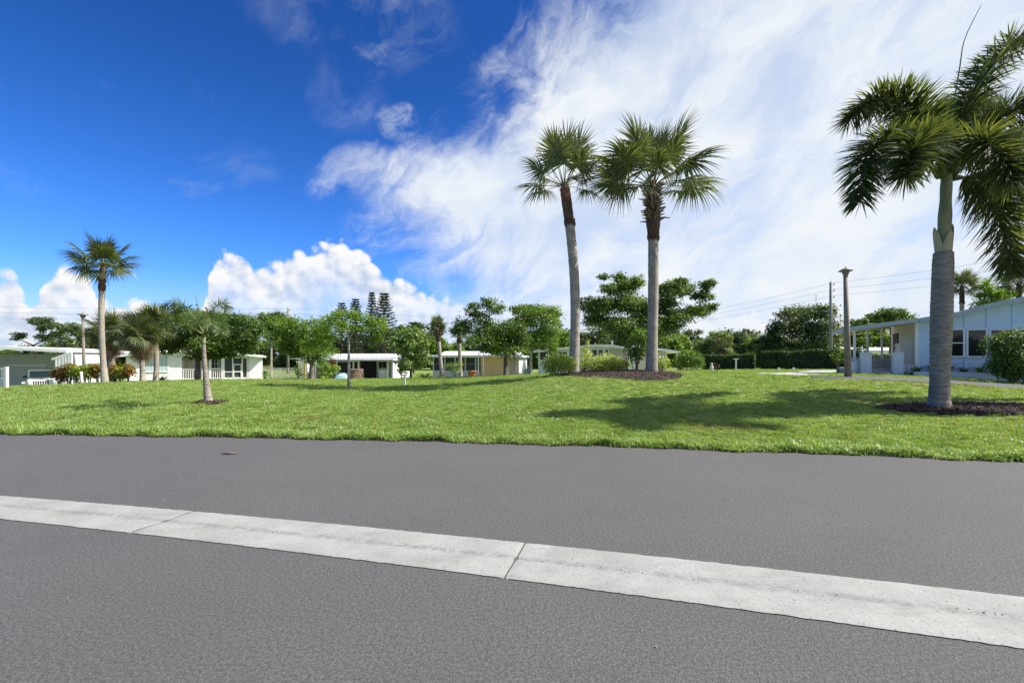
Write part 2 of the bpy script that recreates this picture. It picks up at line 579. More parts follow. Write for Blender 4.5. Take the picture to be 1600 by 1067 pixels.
M = {
    'asphalt': m_asphalt(), 'concrete': m_concrete(), 'drive': m_concrete('driveway_concrete', 0.40, 0.2),
    'joint': m_plain('joint_dirt', (0.10, 0.09, 0.075), 0.95), 'lawn': m_lawn(), 'blade': m_blade(), 'mulch': m_mulch(),
    'white': m_plain('white_paint', (0.84, 0.84, 0.82), 0.5, 0.04, 2, dirt=0.12),
    'offwhite': m_plain('cream_paint', (0.80, 0.77, 0.69), 0.6, 0.05, 2, dirt=0.12),
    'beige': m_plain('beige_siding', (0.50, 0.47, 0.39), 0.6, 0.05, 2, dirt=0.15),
    'peach': m_plain('peach_siding', (0.92, 0.63, 0.33), 0.6, 0.05, 2, dirt=0.10),
    'pink': m_plain('pink_skirting', (0.55, 0.30, 0.22), 0.7, 0.08, 2, dirt=0.2),
    'bluewall': m_plain('pale_blue_siding', (0.54, 0.69, 0.84), 0.5, 0.04, 2, dirt=0.10),
    'bluefascia': m_plain('grey_blue_fascia', (0.36, 0.43, 0.46), 0.5, 0.05),
    'greywall': m_plain('grey_siding', (0.50, 0.52, 0.54), 0.6, 0.05, 2, dirt=0.12),
    'soffit': m_plain('tan_soffit', (0.44, 0.38, 0.32), 0.7, 0.05),
    'roofwhite': m_plain('white_roof_coating', (0.74, 0.74, 0.74), 0.55, 0.06, 1.2, dirt=0.3),
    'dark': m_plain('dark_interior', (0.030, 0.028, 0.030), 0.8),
    'glass': m_glass('dark_glass'), 'tealglass': m_glass('teal_glass', (0.02, 0.075, 0.07), 0.05),
    'screen': m_plain('insect_screen', (0.055, 0.058, 0.062), 0.75, 0.2, 1.5),
    'shutter': m_plain('blue_grey_shutter', (0.42, 0.52, 0.55), 0.5, 0.06),
    'metal': m_plain('galvanised_metal', (0.45, 0.46, 0.46), 0.45, 0.08, metal=0.6),
    'carpaint': m_plain('white_car_paint', (0.66, 0.67, 0.68), 0.22, 0.02), 'tyre': m_plain('tyre_rubber', (0.02, 0.02, 0.02), 0.85),
    'black': m_plain('black_plastic', (0.02, 0.02, 0.022), 0.5), 'lamp': m_plain('lamp_lens', (0.75, 0.74, 0.68), 0.2),
    'post': m_plain('weathered_post', (0.24, 0.20, 0.16), 0.8, 0.15, 6, dirt=0.3, bump=0.3),
    'pole': m_bark('utility_pole_wood', (0.17, 0.15, 0.13), (0.30, 0.27, 0.24)),
    'cap': m_plain('lamp_cap', (0.19, 0.165, 0.15), 0.6), 'wire': m_plain('wire', (0.12, 0.12, 0.13), 0.7),
    'brick': m_plain('pinkish_stone', (0.34, 0.23, 0.19), 0.9, 0.30, 9, bump=0.5), 'bluetarp': m_plain('blue_tarp', (0.35, 0.55, 0.66), 0.6),
    'yellow': m_plain('yellow_paint', (0.70, 0.48, 0.12), 0.6), 'red': m_plain('red_paint', (0.55, 0.09, 0.10), 0.6),
    'terracotta': m_plain('terracotta', (0.38, 0.15, 0.07), 0.8), 'tan': m_plain('tan_panel', (0.55, 0.49, 0.40), 0.7, 0.12, 8),
    'blockwhite': m_plain('white_block', (0.66, 0.72, 0.78), 0.7, 0.05, 4, dirt=0.15),
    'statue': m_plain('pale_statue', (0.55, 0.52, 0.46), 0.8),
    'leafdry': m_plain('dry_leaf', (0.26, 0.13, 0.06), 0.8),
    'sabaltrunk': m_bark('sabal_trunk', (0.17, 0.145, 0.12), (0.40, 0.36, 0.31), scale=14, bump=0.9, stretch=(1, 1, 1.6)),
    'boot': m_bark('palm_boots', (0.035, 0.020, 0.014), (0.13, 0.075, 0.048), scale=16),
    'rust': m_bark('rusty_fibre', (0.085, 0.036, 0.02), (0.24, 0.10, 0.05), scale=16),
    'stub': m_bark('leaf_stub', (0.10, 0.075, 0.05), (0.34, 0.26, 0.18), scale=12),
    'foxtrunk': m_bark('ringed_palm_trunk', (0.14, 0.118, 0.098), (0.31, 0.27, 0.23), scale=10, bump=0.5, stretch=(0.5, 0.5, 2.2)),
    'shaft': m_bark('crownshaft', (0.16, 0.19, 0.10), (0.27, 0.29, 0.17), scale=3, bump=0.1),
    'sheath': m_bark('old_sheath', (0.25, 0.22, 0.12), (0.46, 0.42, 0.28), scale=4, bump=0.2),
    'bark': m_bark('bark', (0.075, 0.060, 0.050), (0.20, 0.17, 0.145)), 'palebark': m_bark('pale_bark', (0.20, 0.18, 0.155), (0.42, 0.38, 0.33)),
    'sabal': m_leaf('sabal_leaf', [(0.0504, 0.0728, 0.027), (0.1042, 0.1372, 0.0459), (0.1932, 0.217, 0.0837)], 0.25, 0.4, 0.5),
    'sabaldead': m_leaf('sabal_dead', [(0.10, 0.065, 0.035), (0.20, 0.14, 0.08), (0.30, 0.22, 0.13)], 0.2),
    'petiole': m_leaf('petiole', [(0.10, 0.13, 0.04), (0.16, 0.19, 0.07)], 0.1),
    'fox': m_leaf('foxtail_leaf', [(0.0349, 0.0558, 0.024), (0.0739, 0.103, 0.036), (0.1613, 0.1818, 0.06)], 0.40, 0.55, 0.15),
    'foxlight': m_leaf('young_foxtail_leaf', [(0.035, 0.065, 0.022), (0.085, 0.135, 0.036), (0.17, 0.215, 0.075)], 0.3, 0.4, 0.5),
    'dkleaf': m_leaf('dark_tree_leaf', [(0.0358, 0.065, 0.0163), (0.0845, 0.1463, 0.0292), (0.1707, 0.26, 0.0488)], 0.4),
    'mdleaf': m_leaf('green_tree_leaf', [(0.0518, 0.0979, 0.0173), (0.1152, 0.2016, 0.0317), (0.2088, 0.3096, 0.0547)], 0.42),
    'ltleaf': m_leaf('light_tree_leaf', [(0.0794, 0.1521, 0.0185), (0.1587, 0.2645, 0.0317), (0.2645, 0.3769, 0.0595)], 0.45),
    'lime': m_leaf('lime_leaf', [(0.156, 0.228, 0.0264), (0.3, 0.396, 0.054), (0.504, 0.552, 0.144)], 0.42),
    'bgleaf': m_leaf('wood_leaf', [(0.0448, 0.0718, 0.0329), (0.0867, 0.1271, 0.0508), (0.1495, 0.2018, 0.0822)], 0.3, nscale=0.3),
    'bgleaf2': m_leaf('wood_leaf_light', [(0.0882, 0.1467, 0.047), (0.1663, 0.2545, 0.0705), (0.2936, 0.3915, 0.1214)], 0.3, nscale=0.3),
    'pine': m_leaf('pine_needles', [(0.016, 0.028, 0.018), (0.032, 0.050, 0.030), (0.055, 0.080, 0.042)], 0.15),
    'hedge': m_leaf('hedge_leaf', [(0.0216, 0.0405, 0.0108), (0.0486, 0.0837, 0.0189), (0.135, 0.2025, 0.0405)], 0.25),
    'croton': m_leaf('croton_leaf', [(0.24, 0.03, 0.02), (0.06, 0.09, 0.015), (0.34, 0.10, 0.025), (0.14, 0.19, 0.02), (0.42, 0.30, 0.05)], 0.3),
    'redleaf': m_leaf('red_leaf', [(0.07, 0.015, 0.018), (0.16, 0.035, 0.035), (0.22, 0.08, 0.055)], 0.3),
    'flower': m_leaf('pale_flower', [(0.60, 0.58, 0.42), (0.75, 0.72, 0.60)], 0.3),
    'orange': m_leaf('orange_flower', [(0.50, 0.11, 0.02), (0.65, 0.20, 0.04)], 0.3),
    'shade_core': m_plain('shade_fill', (0.020, 0.026, 0.010), 0.95),  # near-black filler
}

# ------------------------------------------------------------------ ground shape
def road_pt(px, py):
    d = CH * F / (py - HY)
    return ((px - 800) / F * d, d)


_edge = np.array([road_pt(*p) for p in ((0, 678), (300, 680.8), (550, 685), (800, 691), (1100, 702.5), (1350, 711.5), (1600, 718.5))])
_ec = np.polyfit(_edge[:, 0], _edge[:, 1], 2)


def edge_y(x):
    """far edge of the road"""
    x = np.asarray(x, float)
    xc = np.clip(x, -14, 11)
    return np.polyval(_ec, xc) + (x - xc) * np.where(x < 0, np.polyval(np.polyder(_ec), -14), np.polyval(np.polyder(_ec), 11))


_g0 = np.array([road_pt(*p) for p in ((0, 812), (250, 836), (450, 862), (640, 884), (780, 905), (1000, 932), (1300, 972), (1600, 1013))])
_g1 = np.array([road_pt(*p) for p in ((0, 775), (300, 798), (500, 819), (650, 831), (815, 849), (1000, 867), (1150, 882), (1600, 934))])
_gc0, _gc1 = np.polyfit(_g0[:, 0], _g0[:, 1], 2), np.polyfit(_g1[:, 0], _g1[:, 1], 2)


def quad_ext(c, x, a=-7.0, b=4.5):
    x = np.asarray(x, float)
    xc = np.clip(x, a, b)
    dc = np.polyder(c)
    return np.polyval(c, xc) + (x - xc) * np.where(x < 0, np.polyval(dc, a), np.polyval(dc, b))


_ctl = []
for x in (-60, -40, -25, -17, -11, -5, 0, 5, 9, 14, 20, 30, 50):
    _ctl.append((x, float(edge_y(x)), 0.03))
    _ctl.append((x, float(edge_y(x)) + 1.6, 0.085))
for px, py, d in ((1467, 640, 11), (1600, 632, 11.5), (326, 627, 12.5), (20, 610, 17), (66, 606, 18), (163, 598, 21.5), (-200, 612, 18), (300, 597, 24), (545, 605, 22), (487, 595, 27),
                  (310, 593, 27), (640, 594, 27), (790, 588, 27), (880, 586, 20), (1017, 583, 20), (940, 582, 21), (1075, 580, 24), (1325, 588, 19), (1200, 590, 20),
                  (1440, 588, 20.5), (1600, 602, 18), (1180, 583, 27), (1250, 580, 32), (1240, 577, 46), (1140, 577, 48), (700, 592, 27), (1400, 583, 26), (1700, 600, 20), (1550, 582, 27), (640, 612, 18.5), (750, 603, 19), (450, 611, 18.5)):
    p = P(px, py, d)
    _ctl.append((p.x, p.y, p.z))
for px, d, z in ((0, 36, -1.3), (100, 36, -1.15), (66, 32, -1.2), (-100, 31, -1.15), (60, 23, -0.08), (0, 23, -0.12), (60, 28, -0.6), (110, 28, -0.5), (230, 36, -0.55), (400, 40, -0.6), (520, 44, -0.7), (700, 44, -0.55), (900, 40, -0.15), (1000, 48, -0.2),
                 (-300, 36, -0.7), (100, 50, -0.8), (600, 55, -0.6), (1000, 60, -0.2), (1300, 62, 0.1), (1600, 45, 0.3), (2000, 30, 0.5)):
    _ctl.append((px_x(px, d), d, z))
for x in (-90, -50, 0, 50, 90):
    _ctl.append((x, 85, -0.3)); _ctl.append((x, 110, -0.3))
_ctl = np.array(_ctl)


def _phi(r2):
    return np.sqrt(r2 + 2.0)


def _fit():
    X, z = _ctl[:, :2], _ctl[:, 2]
    D = ((X[:, None] - X[None]) ** 2).sum(-1)
    k = len(X)
    A = np.zeros((k + 1, k + 1))
    A[:k, :k] = _phi(D) - np.eye(k) * 0.6
    A[:k, k] = 1; A[k, :k] = 1
    return np.linalg.solve(A, np.append(z, 0))


_W = _fit()


def gz(x, y):
    """ground height (array or scalar)"""
    x = np.asarray(x, float); y = np.asarray(y, float)
    sh = np.broadcast(x, y).shape
    xx, yy = np.broadcast_to(x, sh).ravel(), np.broadcast_to(y, sh).ravel()
    xq, yq = np.clip(xx, -70, 70), np.clip(yy, 0, 100)
    out = np.empty(len(xx))
    for i in range(0, len(xx), 20000):
        q = np.stack([xq[i:i + 20000], yq[i:i + 20000]], 1)
        D = ((q[:, None] - _ctl[None, :, :2]) ** 2).sum(-1)
        out[i:i + 20000] = _phi(D) @ _W[:-1] + _W[-1]
    out = np.clip(out, -1.5, 1.1)
    near = np.clip((yy - edge_y(xx)) / 1.6, 0, 1)
    out = 0.03 * (1 - near) + out * near
    if sh == (): return float(out[0])
    return out.reshape(sh)


def on_ground(px, py, d):
    """a foot seen at pixel (px, py) and about d metres off stands on the ground"""
    x = px_x(px, d)
    return Vector((x, d, gz(x, d)))


# ------------------------------------------------------------------ road, gutter
mb = MB()
xs = np.concatenate([np.linspace(-400, -30, 12), np.arange(-28, 28.1, 1.0), np.linspace(30, 400, 12)])
rows = [[(x, -40.0, 0.0) for x in xs], [(x, 0.5, 0.0) for x in xs], [(x, float(edge_y(x)) + 0.35, 0.0) for x in xs]]
vs = [p for r in rows for p in r]
k = len(xs)
mb.add(vs, [(j * k + i, j * k + i + 1, (j + 1) * k + i + 1, (j + 1) * k + i) for j in range(2) for i in range(k - 1)])
structure(mb.build('road', M['asphalt']))

# shallow concrete gutter down the middle, cast in slabs
gx0, gx1 = -24.0, 15.0
mb = MB()
xs = np.arange(gx0, gx1 + 0.01, 0.5)
vs = []
for x in xs:
    a, b_ = float(quad_ext(_gc0, x)), float(quad_ext(_gc1, x))
    vs += [(x, a + 0.012, 0.004), (x, b_ - 0.012, 0.004)]
mb.add(vs, [(2 * i, 2 * i + 2, 2 * i + 3, 2 * i + 1) for i in range(len(xs) - 1)])
gutter = structure(mb.build('gutter', M['joint']))
joints = [0.03 - 3.2 * 7, 0.03 - 3.2 * 6, 0.03 - 3.2 * 5, 0.03 - 3.2 * 4, 0.03 - 3.2 * 3, 0.03 - 3.2 * 2, -3.17, 0.03, 3.3, 6.5, 9.7, 12.9]
rg = np.random.default_rng(3)
for j0, j1 in zip(joints[:-1], joints[1:]):
    mb = MB()
    nx = 90 if -8 < j0 < 5 else 24
    ny = 18
    V = []
    e0, e1 = rg.normal(0, 0.0028, nx + 1), rg.normal(0, 0.0028, nx + 1)
    for i in range(nx + 1):
        for q in range(ny + 1):
            t = q / ny
            skew = (t - 0.5) * 0.16
            g = 0.0055
            x = (j0 + g) + (j1 - j0 - 2 * g) * i / nx + skew
            a, b_ = float(quad_ext(_gc0, x)) + e0[i], float(quad_ext(_gc1, x)) + e1[i]
            # gentle dish with its low line a little past the middle
            z = 0.013 - 0.007 * max(0.0, 1 - abs(t - 0.52) / 0.30) + rg.normal(0, 0.0006)
            if q in (0, ny): z = 0.0055
            if i in (0, nx): z -= 0.004
            V.append((x, a + (b_ - a) * t, z))
    w = ny + 1
    mb.add(V, [(i * w + q, (i + 1) * w + q, (i + 1) * w + q + 1, i * w + q + 1) for i in range(nx) for q in range(ny)])
    sl_ = mb.build('slab', M['concrete'], gutter, smooth=True)
    at = sl_.data.attributes.new('lowline', 'FLOAT', 'POINT')
    at.data.foreach_set('value', np.tile(np.exp(-((np.arange(ny + 1) / ny - 0.52) / 0.055) ** 2), nx + 1).astype(np.float32))

# ------------------------------------------------------------------ lawn sheet and side lane
sx = np.concatenate([-np.geomspace(600, 45, 10), np.arange(-42, 42.1, 0.6), np.geomspace(45, 600, 10)])
sy = np.concatenate([[0.0, 0.05, 0.3, 0.6], np.arange(1.0, 24, 0.6), np.arange(25, 60, 1.5), np.geomspace(62, 900, 12)])
GX = np.repeat(sx[None, :], len(sy), 0)
GY = edge_y(sx)[None, :] + sy[:, None]
GZ = gz(GX, GY)
jag = np.random.default_rng(5).normal(0, 0.05, len(sx))
GY[0] += jag; GY[1] += jag
GZ[0] = -0.03
V = np.stack([GX, GY, GZ], -1).reshape(-1, 3)
nyy, nxx = GX.shape
ii, jj = np.meshgrid(np.arange(nyy - 1), np.arange(nxx - 1), indexing='ij')
a = (ii * nxx + jj).ravel()
Q = np.stack([a, a + 1, a + nxx + 1, a + nxx], 1)
lawn_me = array_mesh('lawn', V, Q)
lawn_me.polygons.foreach_set('use_smooth', np.ones(len(Q), bool))
lawn = structure(link('lawn', lawn_me, M['lawn']))


def draped(name, mat, pts, lift, sub=0.5):
    """sheet following the ground inside a strip given by pairs (left point, right point)"""
    V, Fc = [], []
    W = 10
    for (x0, y0), (x1, y1) in pts:
        for q in range(W + 1):
            t = q / W
            x, y = x0 + (x1 - x0) * t, y0 + (y1 - y0) * t
            V.append((x, y, gz(x, y) + lift))
    w = W + 1
    Fc = [(i * w + q, i * w + q + 1, (i + 1) * w + q + 1, (i + 1) * w + q) for i in range(len(pts) - 1) for q in range(W)]
    m_ = MB().add(V, Fc)
    return m_.build(name, mat, smooth=True)


def strip(pairs, n=8):
    out = []
    for (a0, b0), (a1, b1) in zip(pairs[:-1], pairs[1:]):
        for i in range(n):
            t = i / n
            out.append(((a0[0] + (a1[0] - a0[0]) * t, a0[1] + (a1[1] - a0[1]) * t), (b0[0] + (b1[0] - b0[0]) * t, b0[1] + (b1[1] - b0[1]) * t)))
    out.append(pairs[-1])
    return out


def xy(px, d): return (px_x(px, d), d)


# asphalt lane in front of the pale blue house, and the pale drive beyond the lamp post
lane_pts = strip([(xy(1262, 18.4), xy(1268, 19.6)), (xy(1330, 17.8), xy(1335, 19.4)), (xy(1400, 17.2), xy(1405, 19.2)), (xy(1500, 16.2), xy(1500, 18.6)), (xy(1600, 15.0), xy(1600, 17.6)), (xy(1760, 13.4), xy(1760, 16.2)), (xy(2100, 11.0), xy(2100, 13.6))])
structure(draped('lane', M['asphalt'], lane_pts, 0.02))
drive_pts = strip([(xy(1175, 22.5), xy(1262, 20.4)), (xy(1205, 24.5), xy(1292, 22.5)), (xy(1232, 27.5), xy(1310, 25.5)), (xy(1250, 31), xy(1330, 29)), (xy(1270, 36), xy(1345, 35))])
structure(draped('driveway', M['drive'], drive_pts, 0.02))


def in_poly(x, y, poly):
    inside = np.zeros(x.shape, bool)
    k = len(poly)
    for i in range(k):
        x0, y0 = poly[i]; x1, y1 = poly[(i + 1) % k]
        c = ((y0 > y) != (y1 > y)) & (x < (x1 - x0) * (y - y0) / (y1 - y0 + 1e-12) + x0)
        inside ^= c
    return inside


def ellipse(cx, cy, rx, ry, rot=0.0, n=40, jit=0.06, seed=0):
    r = np.random.default_rng(seed)
    j = 1 + np.convolve(r.normal(0, jit, n + 4), np.ones(5) / 5, 'valid')[:n] * 2
    an = np.arange(n) * 2 * math.pi / n
    X, Y = rx * np.cos(an) * j, ry * np.sin(an) * j
    return [(cx + x * math.cos(rot) - y * math.sin(rot), cy + x * math.sin(rot) + y * math.cos(rot)) for x, y in zip(X, Y)]


def strip_poly(pts):
    return [p[0] for p in pts] + [p[1] for p in pts[::-1]]


def ray_ground(px, py):
    """where the ray through a pixel meets the lawn"""
    ds = np.arange(8.0, 40.0, 0.05)
    y = HY + (CH - gz(px_x(px, ds), ds)) * F / ds
    i = int(np.argmax(y <= py)) if (y <= py).any() else len(ds) - 1
    return xy(px, float(ds[i]))


fox_b = on_ground(1467, 640, 11)
small_b = on_ground(326, 627, 12.5)
beds = {
    'fox': ellipse(fox_b.x + 0.75, fox_b.y - 0.05, 2.2, 0.80, 0.0, seed=1),
    'small': ellipse(small_b.x + 0.05, small_b.y, 0.42, 0.36, 0, seed=2),
    'island': [ray_ground(*q) for q in ((857, 585.5), (880, 587), (905, 589), (930, 589.5), (955, 590.5), (975, 592.5), (995, 594.5), (1015, 595.5), (1035, 595), (1050, 593.5), (1060, 591), (1063, 588.5))] + [xy(1060, 19.6), xy(1050, 20.6), xy(1030, 21.6), xy(1000, 22.2), xy(960, 22.4), xy(920, 22.4), xy(885, 22.0), xy(862, 21.4)],
    'crotons': ellipse(px_x(150, 24), 23.4, 3.0, 1.1, 0.1, seed=4),
}


def mulch_bed(name, poly, label, nchip, mound=0.05, seed=0):
    r = np.random.default_rng(seed)
    c = np.mean(poly, 0)
    mb = MB()
    rings = 7
    V = []
    n = len(poly)
    for k in range(rings + 1):
        t = 1 - k / rings
        for p in poly:
            x, y = c[0] + (p[0] - c[0]) * t, c[1] + (p[1] - c[1]) * t
            V.append((x, y, gz(x, y) + (0.006 if k == 0 else 0.012 + mound * (1 - t ** 3)) + (r.normal(0, 0.008) if k else 0)))
    mb.add(V, [(k * n + i, k * n + (i + 1) % n, (k + 1) * n + (i + 1) % n, (k + 1) * n + i) for k in range(rings) for i in range(n)])
    xs = np.array(poly)
    lo, hi = xs.min(0), xs.max(0)
    pts = r.uniform(lo, hi, (nchip * 2, 2))
    # a few chips stray onto the grass
    keep = in_poly(c[0] + (pts[:, 0] - c[0]) / 1.04, c[1] + (pts[:, 1] - c[1]) / 1.04, poly)
    pts = pts[keep][:nchip]
    z = gz(pts[:, 0], pts[:, 1])
    rad = np.clip(np.hypot((pts[:, 0] - c[0]) / (hi[0] - lo[0]) * 2, (pts[:, 1] - c[1]) / (hi[1] - lo[1]) * 2), 0, 1)
    for (x, y), zz, rr in zip(pts, z, rad):
        L, Wd, T = r.uniform(0.025, 0.075), r.uniform(0.008, 0.02), 0.006
        a, tl = r.uniform(0, 6.28), r.normal(0, 0.35)
        ca, sa = math.cos(a), math.sin(a)
        zc = zz + 0.016 + mound * (1 - rr ** 3) + r.uniform(0, 0.02)
        vs = []
        for sx_, sy_, sz_ in ((-1, -1, 0), (1, -1, 0), (1, 1, 0), (-1, 1, 0), (-0.9, 0, 1), (0.9, 0, 1)):
            u, v = sx_ * L, sy_ * Wd
            vs.append((x + u * ca - v * sa, y + u * sa + v * ca, zc + sz_ * T * 1.6 + u * math.sin(tl)))
        mb.add(vs, [(0, 1, 5, 4), (2, 3, 4, 5), (0, 4, 3), (1, 2, 5)])
    return tag(mb.build(name, M['mulch']), label, 'mulch', kind='stuff')


mulch_bed('mulch_bed', beds['fox'], 'brown bark mulch spread round the big foxtail palm by the road', 5200, 0.06, 1)
mulch_bed('mulch_bed', beds['small'], 'small ring of dirt and mulch round the leaning young palm', 300, 0.03, 2)
mulch_bed('mulch_bed', beds['island'], 'raised bark mulch island under the two tall palms', 5200, 0.09, 3)
mulch_bed('mulch_bed', beds['crotons'], 'mulch strip under the colourful crotons by the carport house', 1200, 0.05, 4)

# ------------------------------------------------------------------ grass
gm = np.ones(len(V_all := np.stack([GX.ravel(), GY.ravel()], 1)))
for poly in list(beds.values()):
    cpoly = np.array(poly); cc = cpoly.mean(0)
    gm[in_poly(V_all[:, 0], V_all[:, 1], [tuple(cc + (p - cc) * 1.0) for p in cpoly])] = 0
for pts in (lane_pts, drive_pts):
    gm[in_poly(V_all[:, 0], V_all[:, 1], strip_poly(pts))] = 0


def clump_mesh(name, seed, nbl=26, hgt=0.075, wid=0.0065, spread=0.11):
    r = np.random.default_rng(seed)
    mb = MB()
    for _ in range(nbl):
        bx, by = r.normal(0, spread * 0.5, 2)
        a = r.uniform(0, 6.28)
        lean = abs(r.normal(0.5, 0.35))
        H = hgt * r.uniform(0.5, 1.15)
        dx, dy = math.cos(a), math.sin(a)
        px_, py_ = -dy, dx
        w = wid * r.uniform(0.7, 1.3)
        mid = (bx + dx * lean * H * 0.4, by + dy * lean * H * 0.4, H * 0.6)
        tip = (bx + dx * lean * H * 1.2, by + dy * lean * H * 1.2, H * (1.0 - 0.25 * lean))
        vs = [(bx - px_ * w, by - py_ * w, -0.01), (bx + px_ * w, by + py_ * w, -0.01),
              (mid[0] + px_ * w * 0.8, mid[1] + py_ * w * 0.8, mid[2]), (mid[0] - px_ * w * 0.8, mid[1] - py_ * w * 0.8, mid[2]), tip]
        mb.add(vs, [(0, 1, 2, 3), (3, 2, 4)])
    me = mb.mesh(name)
    me.materials.append(M['blade'])
    return bpy.data.objects.new(name, me)      # not linked: only drawn through the grass


def grass(surface_me, dens_near, seed):
    me = surface_me.copy()
    me.name = 'grass'
    me.materials.clear()
    at = me.attributes.new('mask', 'FLOAT', 'POINT')
    at.data.foreach_set('value', gm.astype(np.float32))
    o = link('grass', me, M['blade'])
    tag(o, 'mown green grass covering the verge and lawns', 'grass', kind='stuff')
    ng = bpy.data.node_groups.new('grass', 'GeometryNodeTree')
    ng.interface.new_socket('Geometry', in_out='INPUT', socket_type='NodeSocketGeometry')
    ng.interface.new_socket('Geometry', in_out='OUTPUT', socket_type='NodeSocketGeometry')
    N, L = ng.nodes, ng.links
    gi, go = N.new('NodeGroupInput'), N.new('NodeGroupOutput')
    pos = N.new('GeometryNodeInputPosition')
    sep = N.new('ShaderNodeSeparateXYZ')
    L.new(pos.outputs[0], sep.inputs[0])

    def math_(op, a, b=None, clamp=False):
        m_ = N.new('ShaderNodeMath'); m_.operation = op; m_.use_clamp = clamp
        for i, v in enumerate((a, b)):
            if v is None: continue
            if isinstance(v, (int, float)): m_.inputs[i].default_value = v
            else: L.new(v, m_.inputs[i])
        return m_.outputs[0]
    dist = N.new('ShaderNodeVectorMath'); dist.operation = 'LENGTH'
    L.new(pos.outputs[0], dist.inputs[0])
    r = dist.outputs['Value']
    dens = math_('MINIMUM', math_('DIVIDE', dens_near * 100.0, math_('MULTIPLY', r, r)), dens_near * 1.3)
    dens = math_('MULTIPLY', dens, math_('LESS_THAN', r, 58.0))
    ax = math_('ABSOLUTE', sep.outputs[0])
    dens = math_('MULTIPLY', dens, math_('LESS_THAN', ax, math_('MULTIPLY_ADD', sep.outputs[1], 1.3)))
    dens = math_('MULTIPLY', dens, math_('GREATER_THAN', sep.outputs[2], 0.0 - 2.0))
    nm = N.new('GeometryNodeInputNamedAttribute'); nm.data_type = 'FLOAT'
    nm.inputs['Name'].default_value = 'mask'
    dens = math_('MULTIPLY', dens, nm.outputs['Attribute'])
    dp = N.new('GeometryNodeDistributePointsOnFaces')
    L.new(gi.outputs[0], dp.inputs['Mesh'])
    L.new(dens, dp.inputs['Density'])
    dp.inputs['Seed'].default_value = seed
    iop = N.new('GeometryNodeInstanceOnPoints')
    L.new(dp.outputs['Points'], iop.inputs['Points'])
    gg = N.new('GeometryNodeGeometryToInstance')
    for k in range(4):
        oi = N.new('GeometryNodeObjectInfo')
        oi.inputs['Object'].default_value = clump_mesh('grass_clump', 40 + k, hgt=(0.055, 0.068, 0.05, 0.08)[k])
        oi.inputs['As Instance'].default_value = True
        L.new(oi.outputs['Geometry'], gg.inputs[0])
    L.new(gg.outputs[0], iop.inputs['Instance'])
    iop.inputs['Pick Instance'].default_value = True
    rv = N.new('FunctionNodeRandomValue'); rv.data_type = 'FLOAT_VECTOR'
    rv.inputs[0].default_value = (-0.15, -0.15, 0); rv.inputs[1].default_value = (0.15, 0.15, 6.283)
    e2r = N.new('FunctionNodeEulerToRotation')
    L.new(rv.outputs[0], e2r.inputs[0])
    L.new(e2r.outputs[0], iop.inputs['Rotation'])
    rs = N.new('FunctionNodeRandomValue'); rs.data_type = 'FLOAT'
    rs.inputs[2].default_value = 0.55; rs.inputs[3].default_value = 1.15
    grow = math_('ADD', 0.72, math_('MULTIPLY', r, 0.018))
    L.new(math_('MULTIPLY', rs.outputs[1], grow), iop.inputs['Scale'])
    L.new(iop.outputs[0], go.inputs[0])
    md = o.modifiers.new('grass', 'NODES')
    md.node_group = ng
    return o


grass(lawn_me, 125.0, 3)


# thick runners hanging over the edge of the road
def edge_tufts():
    r = np.random.default_rng(17)
    V, Q = [], []
    n = 26000
    x = r.uniform(-15, 11.5, n)
    off = r.exponential(0.08, n) - 0.10 - 0.07 * np.sin(x * 3.1) * np.sin(x * 1.3) - 0.03 * np.sin(x * 11.0)
    y = edge_y(x) + off
    h0 = np.clip(0.02 + 0.10 * np.clip((off + 0.09) / 0.12, 0, 1), 0.01, 0.1) * r.uniform(0.4, 1.2, n)
    a = r.uniform(0, 2 * np.pi, n)
    L = r.uniform(0.03, 0.085, n)
    w = r.uniform(0.004, 0.009, n)
    dz = r.normal(0.25, 0.5, n)
    dx, dy = np.cos(a), np.sin(a)
    px_, py_ = -dy, dx
    p0 = np.stack([x - px_ * w, y - py_ * w, h0], 1)
    p1 = np.stack([x + px_ * w, y + py_ * w, h0], 1)
    m1 = np.stack([x + dx * L * .5 + px_ * w, y + dy * L * .5 + py_ * w, h0 + L * (dz * .5 + .2)], 1)
    m0 = np.stack([x + dx * L * .5 - px_ * w, y + dy * L * .5 - py_ * w, h0 + L * (dz * .5 + .2)], 1)
    t0 = np.stack([x + dx * L - px_ * w * .3, y + dy * L - py_ * w * .3, np.maximum(h0 + L * dz, 0.004)], 1)
    t1 = np.stack([x + dx * L + px_ * w * .3, y + dy * L + py_ * w * .3, np.maximum(h0 + L * dz, 0.004)], 1)
    V = np.stack([p0, p1, m1, m0, t1, t0], 1).reshape(-1, 3)
    b = np.arange(n) * 6
    Q = np.concatenate([np.stack([b, b + 1, b + 2, b + 3], 1), np.stack([b + 3, b + 2, b + 4, b + 5], 1)])
    o = link('grass_runners', array_mesh('grass_runners', V, Q), M['blade'])
    tag(o, 'ragged grass runners creeping over the road edge', 'grass', kind='stuff')


edge_tufts()


